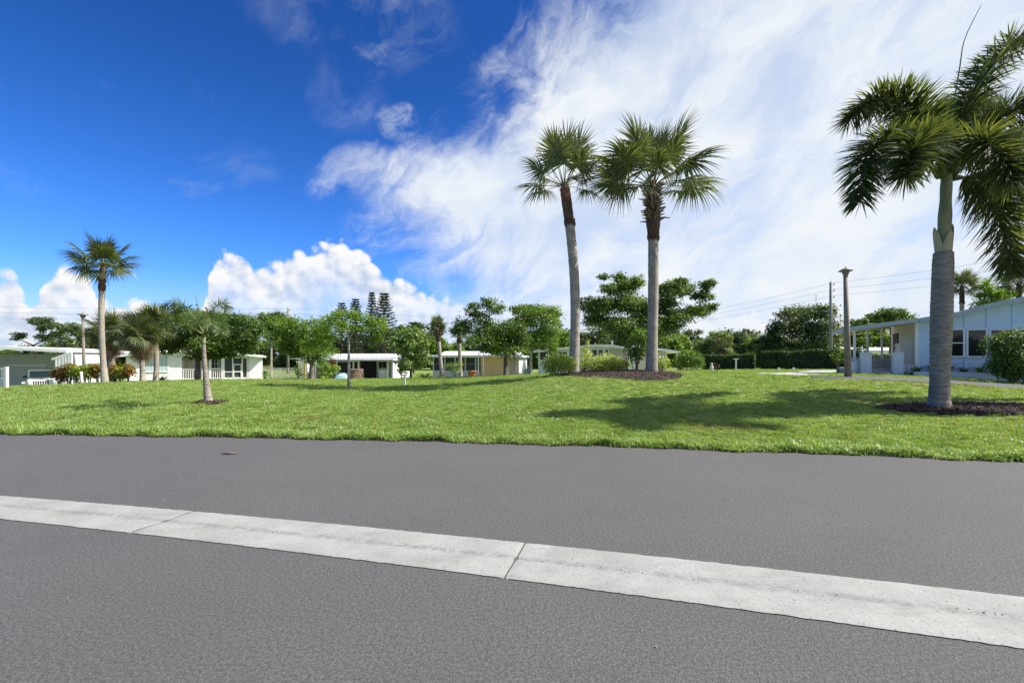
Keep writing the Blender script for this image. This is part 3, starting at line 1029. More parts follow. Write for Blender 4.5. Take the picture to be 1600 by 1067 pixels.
def clover():
    """pale weed flowers in drifts over the lawn"""
    r = np.random.default_rng(23)
    n = 9000
    x = r.uniform(-14, 13, n); y = edge_y(x) + 0.2 + r.random(n) ** 1.4 * 11
    f_ = np.sin(x * .9 + 1) * np.sin(y * 1.3 + x * .4) + .6 * np.sin(x * 2.3 + y * 1.9)
    keep = (f_ > 0.75) & (r.random(n) < .6)
    x, y = x[keep], y[keep]
    z = gz(x, y) + r.uniform(.05, .085, len(x))
    C = np.stack([x, y, z], 1)
    N = np.array([0, -.3, 1.0]) + r.normal(0, .4, C.shape)
    N /= np.linalg.norm(N, axis=1, keepdims=True)
    a = np.cross(N, r.normal(0, 1, C.shape)); a /= np.linalg.norm(a, axis=1, keepdims=True)
    b_ = np.cross(N, a)
    s = r.uniform(.008, .018, (len(x), 1))
    V = np.stack([C - a * s, C + b_ * s, C + a * s, C - b_ * s], 1).reshape(-1, 3)
    o = link('weed_flowers', array_mesh('weed_flowers', V, np.arange(len(V)).reshape(-1, 4)), M['flower'])
    tag(o, 'tiny pale weed flowers and seed heads dotted over the lawn', 'flowers', kind='stuff')


clover()

# ------------------------------------------------------------------ foliage helpers
def unit(v):
    return v / (np.linalg.norm(v, axis=-1, keepdims=True) + 1e-9)


def leaf_quads(r, C, N, size, aspect=0.5, fold=0.15):
    """diamond leaves at C facing N; returns V, Q"""
    n = len(C)
    N = unit(N)
    a = unit(np.cross(N, r.normal(0, 1, (n, 3))))
    b = np.cross(N, a)
    s = np.asarray(size).reshape(-1, 1) * np.ones((n, 1))
    p0 = C - a * s
    p2 = C + a * s - N * s * fold
    p1 = C + b * s * aspect + N * s * fold
    p3 = C - b * s * aspect + N * s * fold
    V = np.stack([p0, p1, p2, p3], 1).reshape(-1, 3)
    Q = (np.arange(n)[:, None] * 4 + np.arange(4)[None])
    return V, Q


def pad_points(r, c, rad, n, shell=0.45, top=0.35):
    """points through an ellipsoid pad, denser towards its skin and its upper side"""
    u = unit(r.normal(0, 1, (n, 3)))
    u[:, 2] = np.where(r.random(n) < top, np.abs(u[:, 2]), u[:, 2])
    rr = r.random(n) ** shell
    return np.asarray(c) + u * rr[:, None] * np.asarray(rad), u


def limb(mb, a, b, r0, r1, r, sag=0.12, n=5, sides=6):
    a, b = Vector(a), Vector(b)
    L = (b - a).length
    off = Vector(r.normal(0, 1, 3)) * L * sag * 0.5
    pts = []
    for i in range(n + 1):
        t = i / n
        p = a.lerp(b, t) + off * math.sin(math.pi * t) + Vector((0, 0, L * sag * 0.6 * math.sin(math.pi * t)))
        pts.append(p)
    mb.tube(pts, [r0 + (r1 - r0) * (i / n) ** 0.8 for i in range(n + 1)], sides)
    return pts


def tree_from_pads(name, label, base, pads, mat, bark, trunk_r, fork, leaf=0.10, dens=60, seed=0, group=None, flat_norm=0.55, cat='tree', trunk_top=None, limb_k=1.0, aspect=0.5, bend=(0, 0)):
    """base: foot; pads: list of (centre Vector, (rx, ry, rz)); fork: height of first fork above the foot"""
    r = np.random.default_rng(seed)
    t = thing(name, base, label, cat, group=group)
    base = Vector(base)
    wood = MB()
    f = base + Vector((bend[0], bend[1], fork))
    npt = 6
    pts = [Vector((bend[0] * (i / npt) ** 1.4, bend[1] * (i / npt) ** 1.4, -0.12 + (fork + 0.12) * i / npt)) for i in range(npt + 1)]
    rad = [trunk_r * (1.35 if i == 0 else 1.0 - 0.25 * i / npt) for i in range(npt + 1)]
    wood.tube(pts, rad, 9)
    # main limbs: group pads by direction, then twigs
    cs = [p[0] - base for p in pads]
    fl = f - base
    order = sorted(range(len(pads)), key=lambda i: (cs[i] - fl).length)
    mains = []
    for i in order:
        c = cs[i] - Vector((0, 0, pads[i][1][2] * 0.5))
        best, bp = None, None
        for pl, prad in mains:
            for k, q in enumerate(pl):
                dd = (q - c).length
                if (best is None or dd < best) and (c - fl).length > (q - fl).length * 0.9:
                    best, bp = dd, (q, prad[min(k, len(prad) - 1)])
        dl = (c - fl).length
        if bp is None or best > dl * 0.8:
            start, r0 = fl, trunk_r * 0.62 * limb_k
        else:
            start, r0 = bp[0], bp[1] * 0.75
        r1 = max(0.012, r0 * 0.35)
        pl = limb(wood, start, c, r0, r1, r, 0.10, 5, 6)
        mains.append((pl, [r0 + (r1 - r0) * k / 5 for k in range(6)]))
    Vs, Qs, o = [], [], 0
    for c, (rx, ry, rz) in pads:
        c = c - base
        area = (rx * ry + rx * rz + ry * rz) * 4
        n = max(30, int(dens * area))
        # sprays of leaves: small clusters scattered through the pad leave gaps between them
        nc = max(5, int(n / 34))
        cc_, cu = pad_points(r, c, (rx, ry, rz), nc, 0.42, 0.3)
        w_ = r.integers(0, nc, n)
        sg = np.array([rx, ry, rz]) * 0.20 + 0.02
        pts_ = cc_[w_] + r.normal(0, 1, (n, 3)) * sg
        u = unit(cu[w_] + r.normal(0, 0.35, (n, 3)))
        nor = u * (1 - flat_norm) + np.array([0, 0, 1.0]) * flat_norm + r.normal(0, 0.45, u.shape)
        V, Q = leaf_quads(r, pts_, nor, leaf * r.uniform(0.6, 1.3, n), aspect)
        Vs.append(V); Qs.append(Q + o); o += len(V)
    wood.build('trunk', bark, t, smooth=True)
    link('crown', array_mesh('crown', np.concatenate(Vs), np.concatenate(Qs)), mat, t)
    return t


def pads_px(lst, d, depth, seed, thick=1.0, extra=1, shrink=0.9):
    """pads sketched at photo pixels (cx, cy, rx, ry), spread over the crown's own depth"""
    r = np.random.default_rng(seed)
    out = []
    cx0 = np.mean([p[0] for p in lst])
    half = max(abs(p[0] - cx0) for p in lst) + 1e-6
    for cx, cy, rx, ry in lst:
        k = F / d
        room = depth * math.sqrt(max(0.08, 1 - ((cx - cx0) / half) ** 2))
        for e in range(extra + 1):
            dy = r.uniform(-1, 1) * room if e else r.uniform(-0.5, 0.5) * room
            dd = d + dy
            c = P(cx + (r.normal(0, rx * 0.25) if e else 0), cy + (r.normal(0, ry * 0.2) if e else 0), dd)
            s = 1.0 if e == 0 else shrink
            out.append((c, (rx / k * s * 1.18, rx / k * s * 1.05, ry / k * thick * s * 1.4)))
    return out


def random_pads(base, H, R, cb, n, pr, seed, flat=0.6, dome=1.0):
    """pads filling a crown of radius R between heights cb and H"""
    r = np.random.default_rng(seed)
    out = []
    for i in range(n):
        u = unit(r.normal(0, 1, 3))
        rr = r.uniform(0.45, 0.95)
        z = (cb + H) / 2 + u[2] * rr * (H - cb) / 2
        k = R * rr * (1 if u[2] < 0.2 else dome)
        s = pr * r.uniform(0.7, 1.3)
        out.append((Vector(base) + Vector((u[0] * k, u[1] * k, z)), (s, s, s * flat)))
    return out


def copy_thing(o, loc, rz, scale, label, group=None):
    c = o.copy(); col.objects.link(c)
    c.location = loc
    c.rotation_euler = (0, 0, rz)
    c.scale = scale if hasattr(scale, '__len__') else (scale,) * 3
    c['label'] = label
    if group: c['group'] = group
    for ch in list(o.children):
        k = ch.copy(); col.objects.link(k); k.parent = c
        for g in list(ch.children):
            q = g.copy(); col.objects.link(q); q.parent = k
    return c


# ------------------------------------------------------------------ fan palms
def fan_frond(seed, Lp=1.1, R=1.0, droop=0.5, nl=40):
    """petiole along +x, blade of narrow folded segments at its end"""
    r = np.random.default_rng(seed)
    mb = MB()
    def spine(s):
        return Vector((s, 0, -0.10 * droop * s * s / max(Lp, 0.1)))
    pet = MB()
    pts = [spine(Lp * i / 5) for i in range(6)]
    pet.tube(pts, [0.030, 0.024, 0.020, 0.017, 0.015, 0.013], 5)
    tip = pts[-1]
    for k in range(nl):
        u = (k + 0.5) / nl * 2 - 1
        an = u * math.radians(128) + r.normal(0, 0.03)
        # the costa carries the middle segments further forward
        along = 0.42 * R * (1 - abs(u)) ** 1.2
        root = Vector((tip.x + along, 0.0, tip.z - 0.20 * along * droop - 0.10 * along * along * droop))
        L = R * (0.78 + 0.24 * math.cos(u * 1.3)) * r.uniform(0.88, 1.08)
        d0 = Vector((math.cos(an), math.sin(an), 0.30 * (1 - abs(u)) - 0.10 + r.normal(0, 0.07)))
        d0.normalize()
        side = Vector((-math.sin(an), math.cos(an), 0))
        w = 0.038 * R * r.uniform(0.85, 1.15)
        P_, z_ = [], []
        nseg = 5
        for i in range(nseg + 1):
            t = i / nseg
            p = root + d0 * (L * t) + Vector((0, 0, -droop * L * 0.62 * t ** 2.4))
            ww = w * (0.35 + 1.3 * t if t < 0.4 else (1 - (t - 0.4) / 0.6) * 0.87 + 0.02)
            P_.append((p - side * ww + Vector((0, 0, ww * 0.5)), p, p + side * ww + Vector((0, 0, ww * 0.5))))
        vs = [q for tri in P_ for q in tri]
        fs = []
        for i in range(nseg):
            a = i * 3
            fs += [(a, a + 1, a + 4, a + 3), (a + 1, a + 2, a + 5, a + 4)]
        mb.add(vs, fs)
    return mb, pet


_fans = {}


def fan_mesh(kind):
    """a few shared frond meshes: petiole and blade joined (two materials)"""
    if kind in _fans: return _fans[kind]
    seed, Lp, R, droop, leafm = kind
    b, p = fan_frond(seed, Lp, R, droop)
    nb = len(b.f)
    b.add(p.v, p.f)
    me = b.mesh('frond')
    me.materials.append(M[leafm]); me.materials.append(M['petiole'])
    idx = [0] * nb + [1] * (len(b.f) - nb)
    me.polygons.foreach_set('material_index', idx)
    _fans[kind] = me
    return me


def sabal(label, base, head, r_foot, r_mid, fronds, Lp, R, style='clean', seed=0, group=None, lean=0.0, name='sabal_palm', mat='sabal'):
    """head: where the fronds spring from; fronds: list of (azimuth deg, elevation deg, scale, roll deg)"""
    r = np.random.default_rng(seed)
    base, head = Vector(base), Vector(head)
    t = thing(name, base, label, 'palm tree', group=group)
    h = head - base
    Lh = h.length
    def ax(s):
        p = h * s
        p += Vector((lean * math.sin(math.pi * s), 0, 0))
        return p
    fib0 = {'clean': 0.80, 'rust': 0.80, 'boots': 0.72, 'skirt': 0.62}[style]
    n = 40
    pts = [ax(fib0 * i / n) for i in range(n + 1)]
    pts[0] = Vector((0, 0, -0.15))
    rad = [(r_foot + (r_mid - r_foot) * min(1, (i / n) * 4.0) ** 0.6) * (1 + 0.022 * math.sin(i * 2.4) + r.normal(0, 0.012)) for i in range(n + 1)]
    MB().tube(pts, rad, 14).build('trunk', M['sabaltrunk'], t, smooth=True)
    # fibrous neck under the crown
    m_ = 14
    bul = {'clean': 1.08, 'rust': 1.05, 'boots': 1.35, 'skirt': 1.3}[style]
    pts = [ax(fib0 - 0.01 + (1.0 - fib0 + 0.01) * i / m_) for i in range(m_ + 1)]
    rad = [r_mid * (1.0 + (bul - 1.0) * math.sin(math.pi * min(1, i / m_ * 1.15)) ** 0.8) * (1 + r.normal(0, 0.04)) for i in range(m_ + 1)]
    rad[-1] *= 0.55
    nk = MB().tube(pts, rad, 14).build('fibre_neck', M['boot'], t, smooth=True)
    if style == 'rust':
        MB().tube(pts[9:], [q * 1.04 for q in rad[9:]], 14).build('young_boots', M['rust'], nk, smooth=True)
    # torn fibre round the lower rim of the neck
    rg_ = MB()
    for k in range(34):
        a = k * 2.39996
        s_ = fib0 + r.normal(-0.006, 0.008)
        q0 = ax(s_) + Vector((math.cos(a), math.sin(a), 0)) * r_mid * 0.98
        q1 = q0 + Vector((math.cos(a) * .02, math.sin(a) * .02, r.uniform(.10, .26)))
        rg_.tube([q0 - Vector((0, 0, .02)), (q0 + q1) / 2, q1], [0.012, r_mid * .20, 0.02], 5)
    o = rg_.build('torn_fibre', M['boot'], t)
    o['kind'] = 'stuff'
    if style in ('boots', 'skirt'):
        st = MB()
        cnt = 130 if style == 'boots' else 70
        for k in range(cnt):
            s = fib0 + (1 - fib0) * (0.30 + 0.68 * (k + 0.5) / cnt)
            a = k * 2.39996 + r.normal(0, 0.2)
            p = ax(s)
            up = 0.35 + 0.6 * (s - fib0) / (1 - fib0) + r.normal(0, 0.25)
            dr = Vector((math.cos(a), math.sin(a), up)).normalized()
            L = r.uniform(0.22, 0.46) * (1.15 if style == 'boots' else 0.9)
            q0 = p + Vector((math.cos(a), math.sin(a), 0)) * r_mid * 0.8
            st.tube([q0, q0 + dr * L * 0.6, q0 + dr * L + Vector((0, 0, -0.05))], [0.050, 0.034, 0.016], 5)
        o = st.build('leaf_stubs', M['stub'], t)
        o['kind'] = 'stuff'
    if style == 'skirt':
        for k in range(16):
            a = k * 2.39996 + r.normal(0, 0.2)
            p = ax(fib0 + (1 - fib0) * r.uniform(0.55, 0.98))
            o = link('dead_frond', fan_mesh((900 + k % 2, Lp * 0.55, R * 0.85, 1.3, 'sabaldead')), None, t)
            o.location = p
            o.rotation_euler = (r.normal(0, 0.3), math.radians(r.uniform(55, 82)), a)
    for k, (azd, eld, sc, roll) in enumerate(fronds):
        drp = 0.35 if eld > 45 else (0.75 if eld > 0 else 1.1)
        o = link('frond', fan_mesh((100 + k % 3, Lp, R, drp, mat)), None, t)
        o.location = ax(1.0) + Vector((math.cos(math.radians(azd)), math.sin(math.radians(azd)), 0)) * r_mid * 0.35
        o.rotation_mode = 'XYZ'
        Mx = Matrix.Rotation(math.radians(azd), 4, 'Z') @ Matrix.Rotation(-math.radians(eld), 4, 'Y') @ Matrix.Rotation(math.radians(roll), 4, 'X')
        o.rotation_euler = Mx.to_euler()
        o.scale = (sc,) * 3
    return t


def crown(n, seed, lo=-30, hi=82, sc=1.0, side=0.9):
    r = np.random.default_rng(seed)
    out = []
    for k in range(n):
        el = hi - (hi - lo) * ((k + 0.5) / n) ** 0.9 + r.normal(0, 6)
        out.append(((k * 137.5 + r.normal(0, 12)) % 360, el, sc * r.uniform(0.85, 1.1) * (1.0 if el > 20 else side), r.normal(0, 25)))
    return out


# the two tall palms on the mulch island
b = on_ground(896, 582, 20.6)
hd = P(882, 291, 20.6)
fr1 = [(180, 38, 0.88, 20), (172, 8, 0.86, 0), (205, -14, 0.80, -20), (0, 42, 0.82, -15), (10, 26, 0.72, 10), (90, 78, 1.0, 0), (200, 74, 1.05, 30), (330, 70, 1.05, -30),
       (270, 64, 1.0, 10), (300, 40, 0.85, 0), (60, 40, 0.9, 0), (120, 35, 0.9, 0), (240, 55, 0.95, 10), (30, 62, 1.0, 0), (345, -12, 0.68, 0), (150, 60, 1.0, 0)]
sabal('tall slender fan palm with a clean rusty neck on the mulch island', b, hd, 0.27, 0.215, fr1, 1.18, 1.08, 'rust', 1, lean=0.25)
b = on_ground(1018, 585, 20.0)
hd = P(1020, 290, 20.0)
fr2 = crown(17, 12, 12, 84, 1.0) + [(183, 3, 1.0, 0), (200, -8, 0.95, 15), (165, 12, 0.95, 0), (-5, 8, 1.0, 0), (-20, -5, 0.95, -10), (20, 22, 1.0, 10), (180, 33, 1.05, 0), (0, 38, 1.1, 0), (225, -12, .8, 0)]
sabal('tall fan palm with a thick ruff of old leaf stubs on the mulch island', b, hd, 0.30, 0.225, fr2, 1.42, 1.20, 'boots', 2, lean=0.05)
# palms further off
b = on_ground(164, 594, 22)
sabal('lone fan palm rising from the croton bed near the carport house', b, P(161, 416, 22), 0.175, 0.12, crown(24, 21, -22, 80, 0.92), 0.72, 0.80, 'clean', 3, lean=-0.12)
b = on_ground(175, 590, 27)
sabal('short fan palm with a shaggy brown skirt behind the lone palm', b, P(173, 521, 27), 0.22, 0.18, crown(28, 22, -30, 80, 0.95), 0.52, 0.80, 'skirt', 4)
b = on_ground(223, 594, 25)
sabal('dark fan palm with dead skirt before the white house, outer of the pair', b, P(221, 522, 25), 0.17, 0.125, crown(30, 23, -35, 80, 0.9), 0.50, 0.80, 'skirt', 5)
b = on_ground(243, 594, 26)
sabal('paler trunked fan palm of the pair, beside the white house shutters', b, P(240, 512, 26), 0.155, 0.12, crown(30, 24, -35, 80, 0.95), 0.52, 0.82, 'clean', 6, lean=0.1)
b = on_ground(691, 590, 36)
sabal('slim fan palm leaning before the dark screened lanai', b, P(683, 510, 36), 0.20, 0.16, crown(22, 25, -25, 80, 0.85), 0.42, 0.56, 'boots', 7)
b = on_ground(720, 590, 37)
sabal('fan palm half hidden by the dark round tree at the peach house', b, P(717, 522, 37), 0.18, 0.15, crown(20, 26, -25, 80, 0.85), 0.42, 0.56, 'clean', 8)
for px, py, d, s, lb in ((1503, 447, 44, 27, 'fan palm crown showing beside the thick trunk above the blue roof'), (1592, 444, 40, 28, 'fan palm crown above the blue house roof ridge')):
    x = px_x(px, d)
    sabal(lb, (x, d, gz(x, d)), P(px, py, d), 0.22, 0.18, crown(24, s, -30, 80, 0.95), 0.8, 0.95, 'clean', s)
x = px_x(1128, 62)
sabal('low fan palm among the trees left of the clipped hedge', (x, 62, gz(x, 62)), P(1128, 540, 62), 0.22, 0.18, crown(22, 31, -30, 80, 0.95), 0.8, 0.95, 'skirt', 31)


# ------------------------------------------------------------------ foxtail palms
def spline(pts, n):
    """Catmull-Rom through points"""
    p = [np.array(q, float) for q in pts]
    p = [2 * p[0] - p[1]] + p + [2 * p[-1] - p[-2]]
    out = []
    segs = len(p) - 3
    for i in range(n + 1):
        u = min(i / n * segs, segs - 1e-6)
        k = int(u); t = u - k
        a, b_, c, d_ = p[k:k + 4]
        out.append(0.5 * ((2 * b_) + (-a + c) * t + (2 * a - 5 * b_ + 4 * c - d_) * t * t + (-a + 3 * b_ - 3 * c + d_) * t ** 3))
    return np.array(out)


def fox_frond(pts, leaf_len, seed, nl=330, w=0.0125, planes=None, bare=0.16, grav=0.20):
    """plume: leaflets in all directions round an arching rachis"""
    r = np.random.default_rng(seed)
    C = spline(pts, 60)
    T = unit(np.gradient(C, axis=0))
    rach = MB()
    rr = [(0.034 * (1 - 0.85 * i / 60) + 0.05 * max(0, 1 - i / 9) + 0.003) * leaf_len / 0.7 for i in range(0, 61, 4)]
    rach.tube([Vector(C[i]) for i in range(0, 61, 4)], rr, 6)
    u = bare + (1 - bare) * np.sort(r.random(nl))
    f = u * 60
    k = np.minimum(f.astype(int), 59)
    t = (f - k)[:, None]
    p = C[k] * (1 - t) + C[k + 1] * t
    tn = unit(T[k] * (1 - t) + T[np.minimum(k + 1, 60)] * t)
    # frame: side (horizontal), up
    side = unit(np.cross(tn, np.array([0, 0, 1.0]) + 0.01 * r.normal(0, 1, 3)))
    up = np.cross(side, tn)
    roll = r.uniform(0, 2 * np.pi, nl)
    roll = np.where(r.random(nl) < 0.55, r.choice([0.35, np.pi - 0.35], nl) + r.normal(0, 0.45, nl), roll)
    rad = side * np.cos(roll)[:, None] + up * np.sin(roll)[:, None]
    fw = 0.30 + 0.50 * u + r.normal(0, 0.12, nl)
    d0 = unit(rad + tn * fw[:, None])
    env = np.clip(np.minimum((u - bare + 0.10) / 0.22, 1.0), 0.3, 1) * (1 - 0.50 * np.clip((u - 0.55) / 0.45, 0, 1) ** 1.5)
    L = leaf_len * env * r.uniform(0.8, 1.1, nl)
    nseg = 4
    ws = unit(np.cross(d0, up + 0.4 * r.normal(0, 1, (nl, 3))))
    rows = []
    for i in range(nseg + 1):
        s = i / nseg
        q = p + d0 * (L * s)[:, None] + np.array([0, 0, -1.0]) * (grav * L * s ** 2)[:, None]
        ww = w * (leaf_len / 0.62) * (0.55 + 1.2 * s if s < 0.4 else 1.03 * (1 - ((s - 0.4) / 0.6) ** 1.5) + 0.04)
        rows.append(q - ws * ww); rows.append(q + ws * ww)
    V = np.stack(rows, 1).reshape(-1, 3)
    w2 = 2 * (nseg + 1)
    base_i = np.arange(nl)[:, None] * w2
    Q = np.concatenate([base_i + np.array([2 * i, 2 * i + 1, 2 * i + 3, 2 * i + 2])[None] for i in range(nseg)])
    return V, Q, rach


def fox_link(frond, mat, parent, origin):
    V, Q, rach = frond
    me = array_mesh('frond', V - np.array(origin), Q)
    o = link('frond', me, mat, parent)
    for i, v in enumerate(rach.v):
        rach.v[i] = tuple(np.array(v) - np.array(origin))
    rach.build('rachis', M['petiole'], o, smooth=True)
    return o


def foxtail(label, base, shaft0, shaft1, r_prof, r_shaft, plumes, leaf_len, seed, mat='fox', nl=330, name='foxtail_palm', sheaths=True, spear=None, bend=0.0):
    base = Vector(base); s0 = Vector(shaft0); s1 = Vector(shaft1)
    t = thing(name, base, label, 'palm tree')
    r = np.random.default_rng(seed)
    n = 110
    tr = MB()
    h = s0 - base
    pts, rad = [], []
    for i in range(n + 1):
        u = i / n
        p = h * u + Vector((bend * math.sin(math.pi * u), 0, 0))
        if i == 0: p = Vector((0, 0, -0.12))
        pts.append(p)
        rr = np.interp(u, [q[0] for q in r_prof], [q[1] for q in r_prof])
        ring = 0.5 + 0.5 * math.cos(2 * math.pi * u * h.length / 0.115)
        rad.append(rr * (1 - 0.045 * ring ** 6) * (1 + r.normal(0, 0.003)))
    tr.tube(pts, rad, 22).build('trunk', M['foxtrunk'], t, smooth=True)
    sh = MB()
    k = 12
    L = (s1 - s0).length
    sh.tube([h + (s1 - s0) * (i / k) - Vector((0, 0, 0.06 if i == 0 else 0)) for i in range(k + 1)],
            [r_shaft * (1.12 - 0.32 * (i / k) + 0.05 * math.sin(i * 1.3)) for i in range(k + 1)], 16)
    up_ = (s1 - s0).normalized()
    sh.tube([h + (s1 - s0) - up_ * .05, h + (s1 - s0) + up_ * r_shaft * .8, h + (s1 - s0) + up_ * r_shaft * 2.0, h + (s1 - s0) + up_ * r_shaft * 3.0], [r_shaft * .84, r_shaft * .80, r_shaft * .50, r_shaft * .12], 14)
    sh.build('crownshaft', M['shaft'], t, smooth=True)
    if sheaths:
        for sgn, hh in ((-1, 0.62), (1, 0.70), (0.2, 0.5)):
            m_ = MB()
            c = h + Vector((0, 0, -0.02))
            V = []
            for i in range(7):
                u = i / 6
                half = math.radians(52) * (1 - u) ** 0.7 + 0.03
                for q in range(5):
                    a = (math.pi if sgn < 0 else (0 if sgn > 0.5 else -1.7)) + half * (q - 2) / 2
                    rr = r_shaft * (1.22 + 0.55 * u ** 1.5)
                    V.append((c.x + rr * math.cos(a), c.y + rr * math.sin(a), c.z + hh * u * L / 1.75))
            m_.add(V, [(i * 5 + q, i * 5 + q + 1, (i + 1) * 5 + q + 1, (i + 1) * 5 + q) for i in range(6) for q in range(4)])
            o = m_.build('old_sheath', M['sheath'], t, smooth=True)
            sol = o.modifiers.new('thick', 'SOLIDIFY'); sol.thickness = 0.015
    for i, pl in enumerate(plumes):
        fox_link(fox_frond(pl, leaf_len, seed * 31 + i, nl), M[mat], t, base)
    if spear:
        m_ = MB()
        C = spline(spear, 14)
        m_.tube([Vector(c) - base for c in C], [0.024 * (1 - 0.75 * i / 14) for i in range(15)], 6)
        m_.build('spear_leaf', M['petiole'], t, smooth=True)
    return t


def zp(x, y, d):          # a point read off an enlarged crop of the crown
    return P(1280 + x / 2.541, y / 2.541, d)


FD = 11.0
base = fox_b
s0, s1 = P(1474, 395, FD), P(1479, 280, FD)
pl = [
    [zp(492, 690, FD), zp(440, 520, 10.9), zp(360, 405, 10.8), zp(230, 395, 10.7), zp(110, 480, 10.6)],
    [zp(478, 700, FD), zp(400, 610, 10.7), zp(290, 560, 10.4), zp(190, 620, 10.2), zp(165, 800, 10.1)],
    [zp(515, 670, FD), zp(560, 490, 11.1), zp(650, 310, 11.3), zp(790, 160, 11.5), zp(960, 130, 11.6)],
    [zp(525, 680, FD), zp(640, 520, 10.8), zp(790, 430, 10.6), zp(930, 440, 10.4), zp(1040, 540, 10.3)],
    [zp(530, 690, FD), zp(620, 620, 11.2), zp(740, 580, 11.5), zp(880, 620, 11.7), zp(990, 740, 11.8)],
    [zp(530, 705, FD), zp(600, 715, 10.9), zp(680, 790, 10.8), zp(735, 930, 10.7), zp(760, 1080, 10.7)],
    [zp(500, 690, FD), zp(470, 560, 11.5), zp(420, 470, 12.1), zp(360, 480, 12.6), zp(310, 600, 13.0)],
    [zp(505, 680, FD), zp(540, 560, 11.6), zp(580, 450, 12.4), zp(640, 420, 13.2), zp(690, 500, 13.8)],
    [zp(490, 700, FD), zp(470, 620, 10.4), zp(420, 560, 9.8), zp(370, 600, 9.3), zp(340, 700, 9.0)],
    [zp(520, 690, FD), zp(580, 600, 10.3), zp(650, 560, 9.7), zp(720, 620, 9.3), zp(770, 720, 9.0)],
]
prof = [(0, 0.262), (0.02, 0.245), (0.07, 0.208), (0.2, 0.190), (0.45, 0.208), (0.62, 0.216), (0.8, 0.210), (0.93, 0.205), (1.0, 0.192)]
foxtail('big foxtail palm with thick ringed trunk standing in mulch by the road', base, s0, s1, prof, 0.130, pl, 0.78, 5, nl=900,
        spear=[zp(505, 670, FD), zp(530, 450, FD), zp(558, 270, FD), zp(580, 150, FD), zp(660, -10, FD)])

# its neighbour just out of view on the right: only drooping plumes reach in
d2 = 12.2
b2 = on_ground(1722, 630, d2)
s0b, s1b = P(1722, 390, d2), P(1722, 275, d2)
pl2 = []
r = np.random.default_rng(77)
for k in range(9):
    a = math.radians(k * 40 + 8)
    L = 2.1
    e = 0.9 if k % 2 else 0.55
    c = s1b
    pl2.append([c, c + Vector((math.cos(a) * L * .28, math.sin(a) * L * .28, e * .75)), c + Vector((math.cos(a) * L * .62, math.sin(a) * L * .62, e * 1.0)),
                c + Vector((math.cos(a) * L * .92, math.sin(a) * L * .92, e * .5)), c + Vector((math.cos(a) * L * 1.05, math.sin(a) * L * 1.05, e * .5 - 1.0))])
foxtail('second foxtail palm reaching in beside the big one, with drooping plumes', b2, s0b, s1b, prof, 0.130, pl2, 0.72, 6, nl=620)

# young leaning foxtail on the lawn
SD = 12.5
def yp(px, py, d=SD): return P(px, py, d)
pls = [
    [yp(319, 522), yp(306, 500, 12.4), yp(288, 481, 12.3), yp(268, 474, 12.2), yp(252, 482, 12.1)],
    [yp(318, 523), yp(300, 512, 12.2), yp(282, 503, 12.0), yp(265, 502, 11.8), yp(250, 512, 11.7)],
    [yp(321, 522), yp(326, 498, 12.6), yp(336, 480, 12.7), yp(348, 475, 12.8), yp(357, 482, 12.9)],
    [yp(321, 523), yp(322, 505, 12.2), yp(324, 496, 11.9), yp(328, 498, 11.6), yp(330, 512, 11.4)],
    [yp(319, 523), yp(310, 505, 12.8), yp(303, 497, 13.1), yp(298, 500, 13.4), yp(293, 515, 13.6)],
    [yp(322, 523), yp(331, 509, 12.3), yp(338, 505, 12.1), yp(344, 510, 12.0), yp(346, 522, 11.9)],
]
foxtail('young leaning foxtail palm with few plumes, alone on the lawn', small_b, yp(318, 535), yp(320, 521),
        [(0, 0.135), (0.06, 0.110), (0.25, 0.083), (0.6, 0.058), (1, 0.048)], 0.045, pls, 0.35, 9, mat='foxlight', nl=260, sheaths=False,
        spear=[yp(320, 522), yp(315, 500), yp(310, 480), yp(305, 462)], bend=-0.02)

# ------------------------------------------------------------------ trees the photo shows one by one
def px_tree(label, px, py, d, fork_py, pads, depth, mat, bark, tr, seed, leaf, dens, extra=1, name='shade_tree', flat=0.55, bend=0.0, thick=1.0):
    base = on_ground(px, py, d)
    fk = CH - (fork_py - HY) * d / F - base.z
    return tree_from_pads(name, label, base, pads_px(pads, d, depth, seed, thick, extra), M[mat], M[bark], tr, fk, leaf, dens, seed, flat_norm=flat, bend=(bend, 0))


px_tree('dark spreading tree behind the leaning young palm', 309, 593, 28, 562,
        [(275, 502, 20, 9), (300, 518, 24, 11), (330, 506, 22, 10), (350, 512, 22, 11), (378, 503, 22, 8), (398, 514, 13, 8), (272, 530, 20, 9), (330, 538, 28, 11),
         (370, 528, 26, 11), (394, 540, 12, 8), (300, 550, 20, 7), (345, 554, 26, 6), (376, 550, 16, 6), (262, 546, 14, 7), (262, 514, 14, 8), (285, 490, 18, 8), (312, 494, 20, 8), (356, 499, 22, 9), (386, 522, 20, 10), (268, 538, 18, 9), (318, 528, 26, 10), (352, 538, 26, 10)], 1.5, 'dkleaf', 'bark', 0.17, 41, 0.085, 95)
px_tree('slim tree with a bare pale stem beside the chain link fence', 424, 590, 42, 525,
        [(420, 500, 18, 8), (440, 512, 18, 9), (414, 516, 14, 8), (432, 496, 14, 6), (430, 524, 14, 6)], 1.2, 'dkleaf', 'palebark', 0.10, 42, 0.12, 55)
px_tree('green layered tree on a short dark trunk by the yellow post', 487, 595, 31, 572,
        [(447, 506, 22, 7), (468, 515, 20, 10), (490, 510, 18, 8), (452, 532, 20, 10), (476, 540, 22, 11), (505, 524, 16, 10), (495, 550, 22, 9), (455, 550, 14, 8), (485, 560, 16, 6), (440, 522, 12, 6)],
        1.6, 'mdleaf', 'bark', 0.20, 43, 0.085, 80)
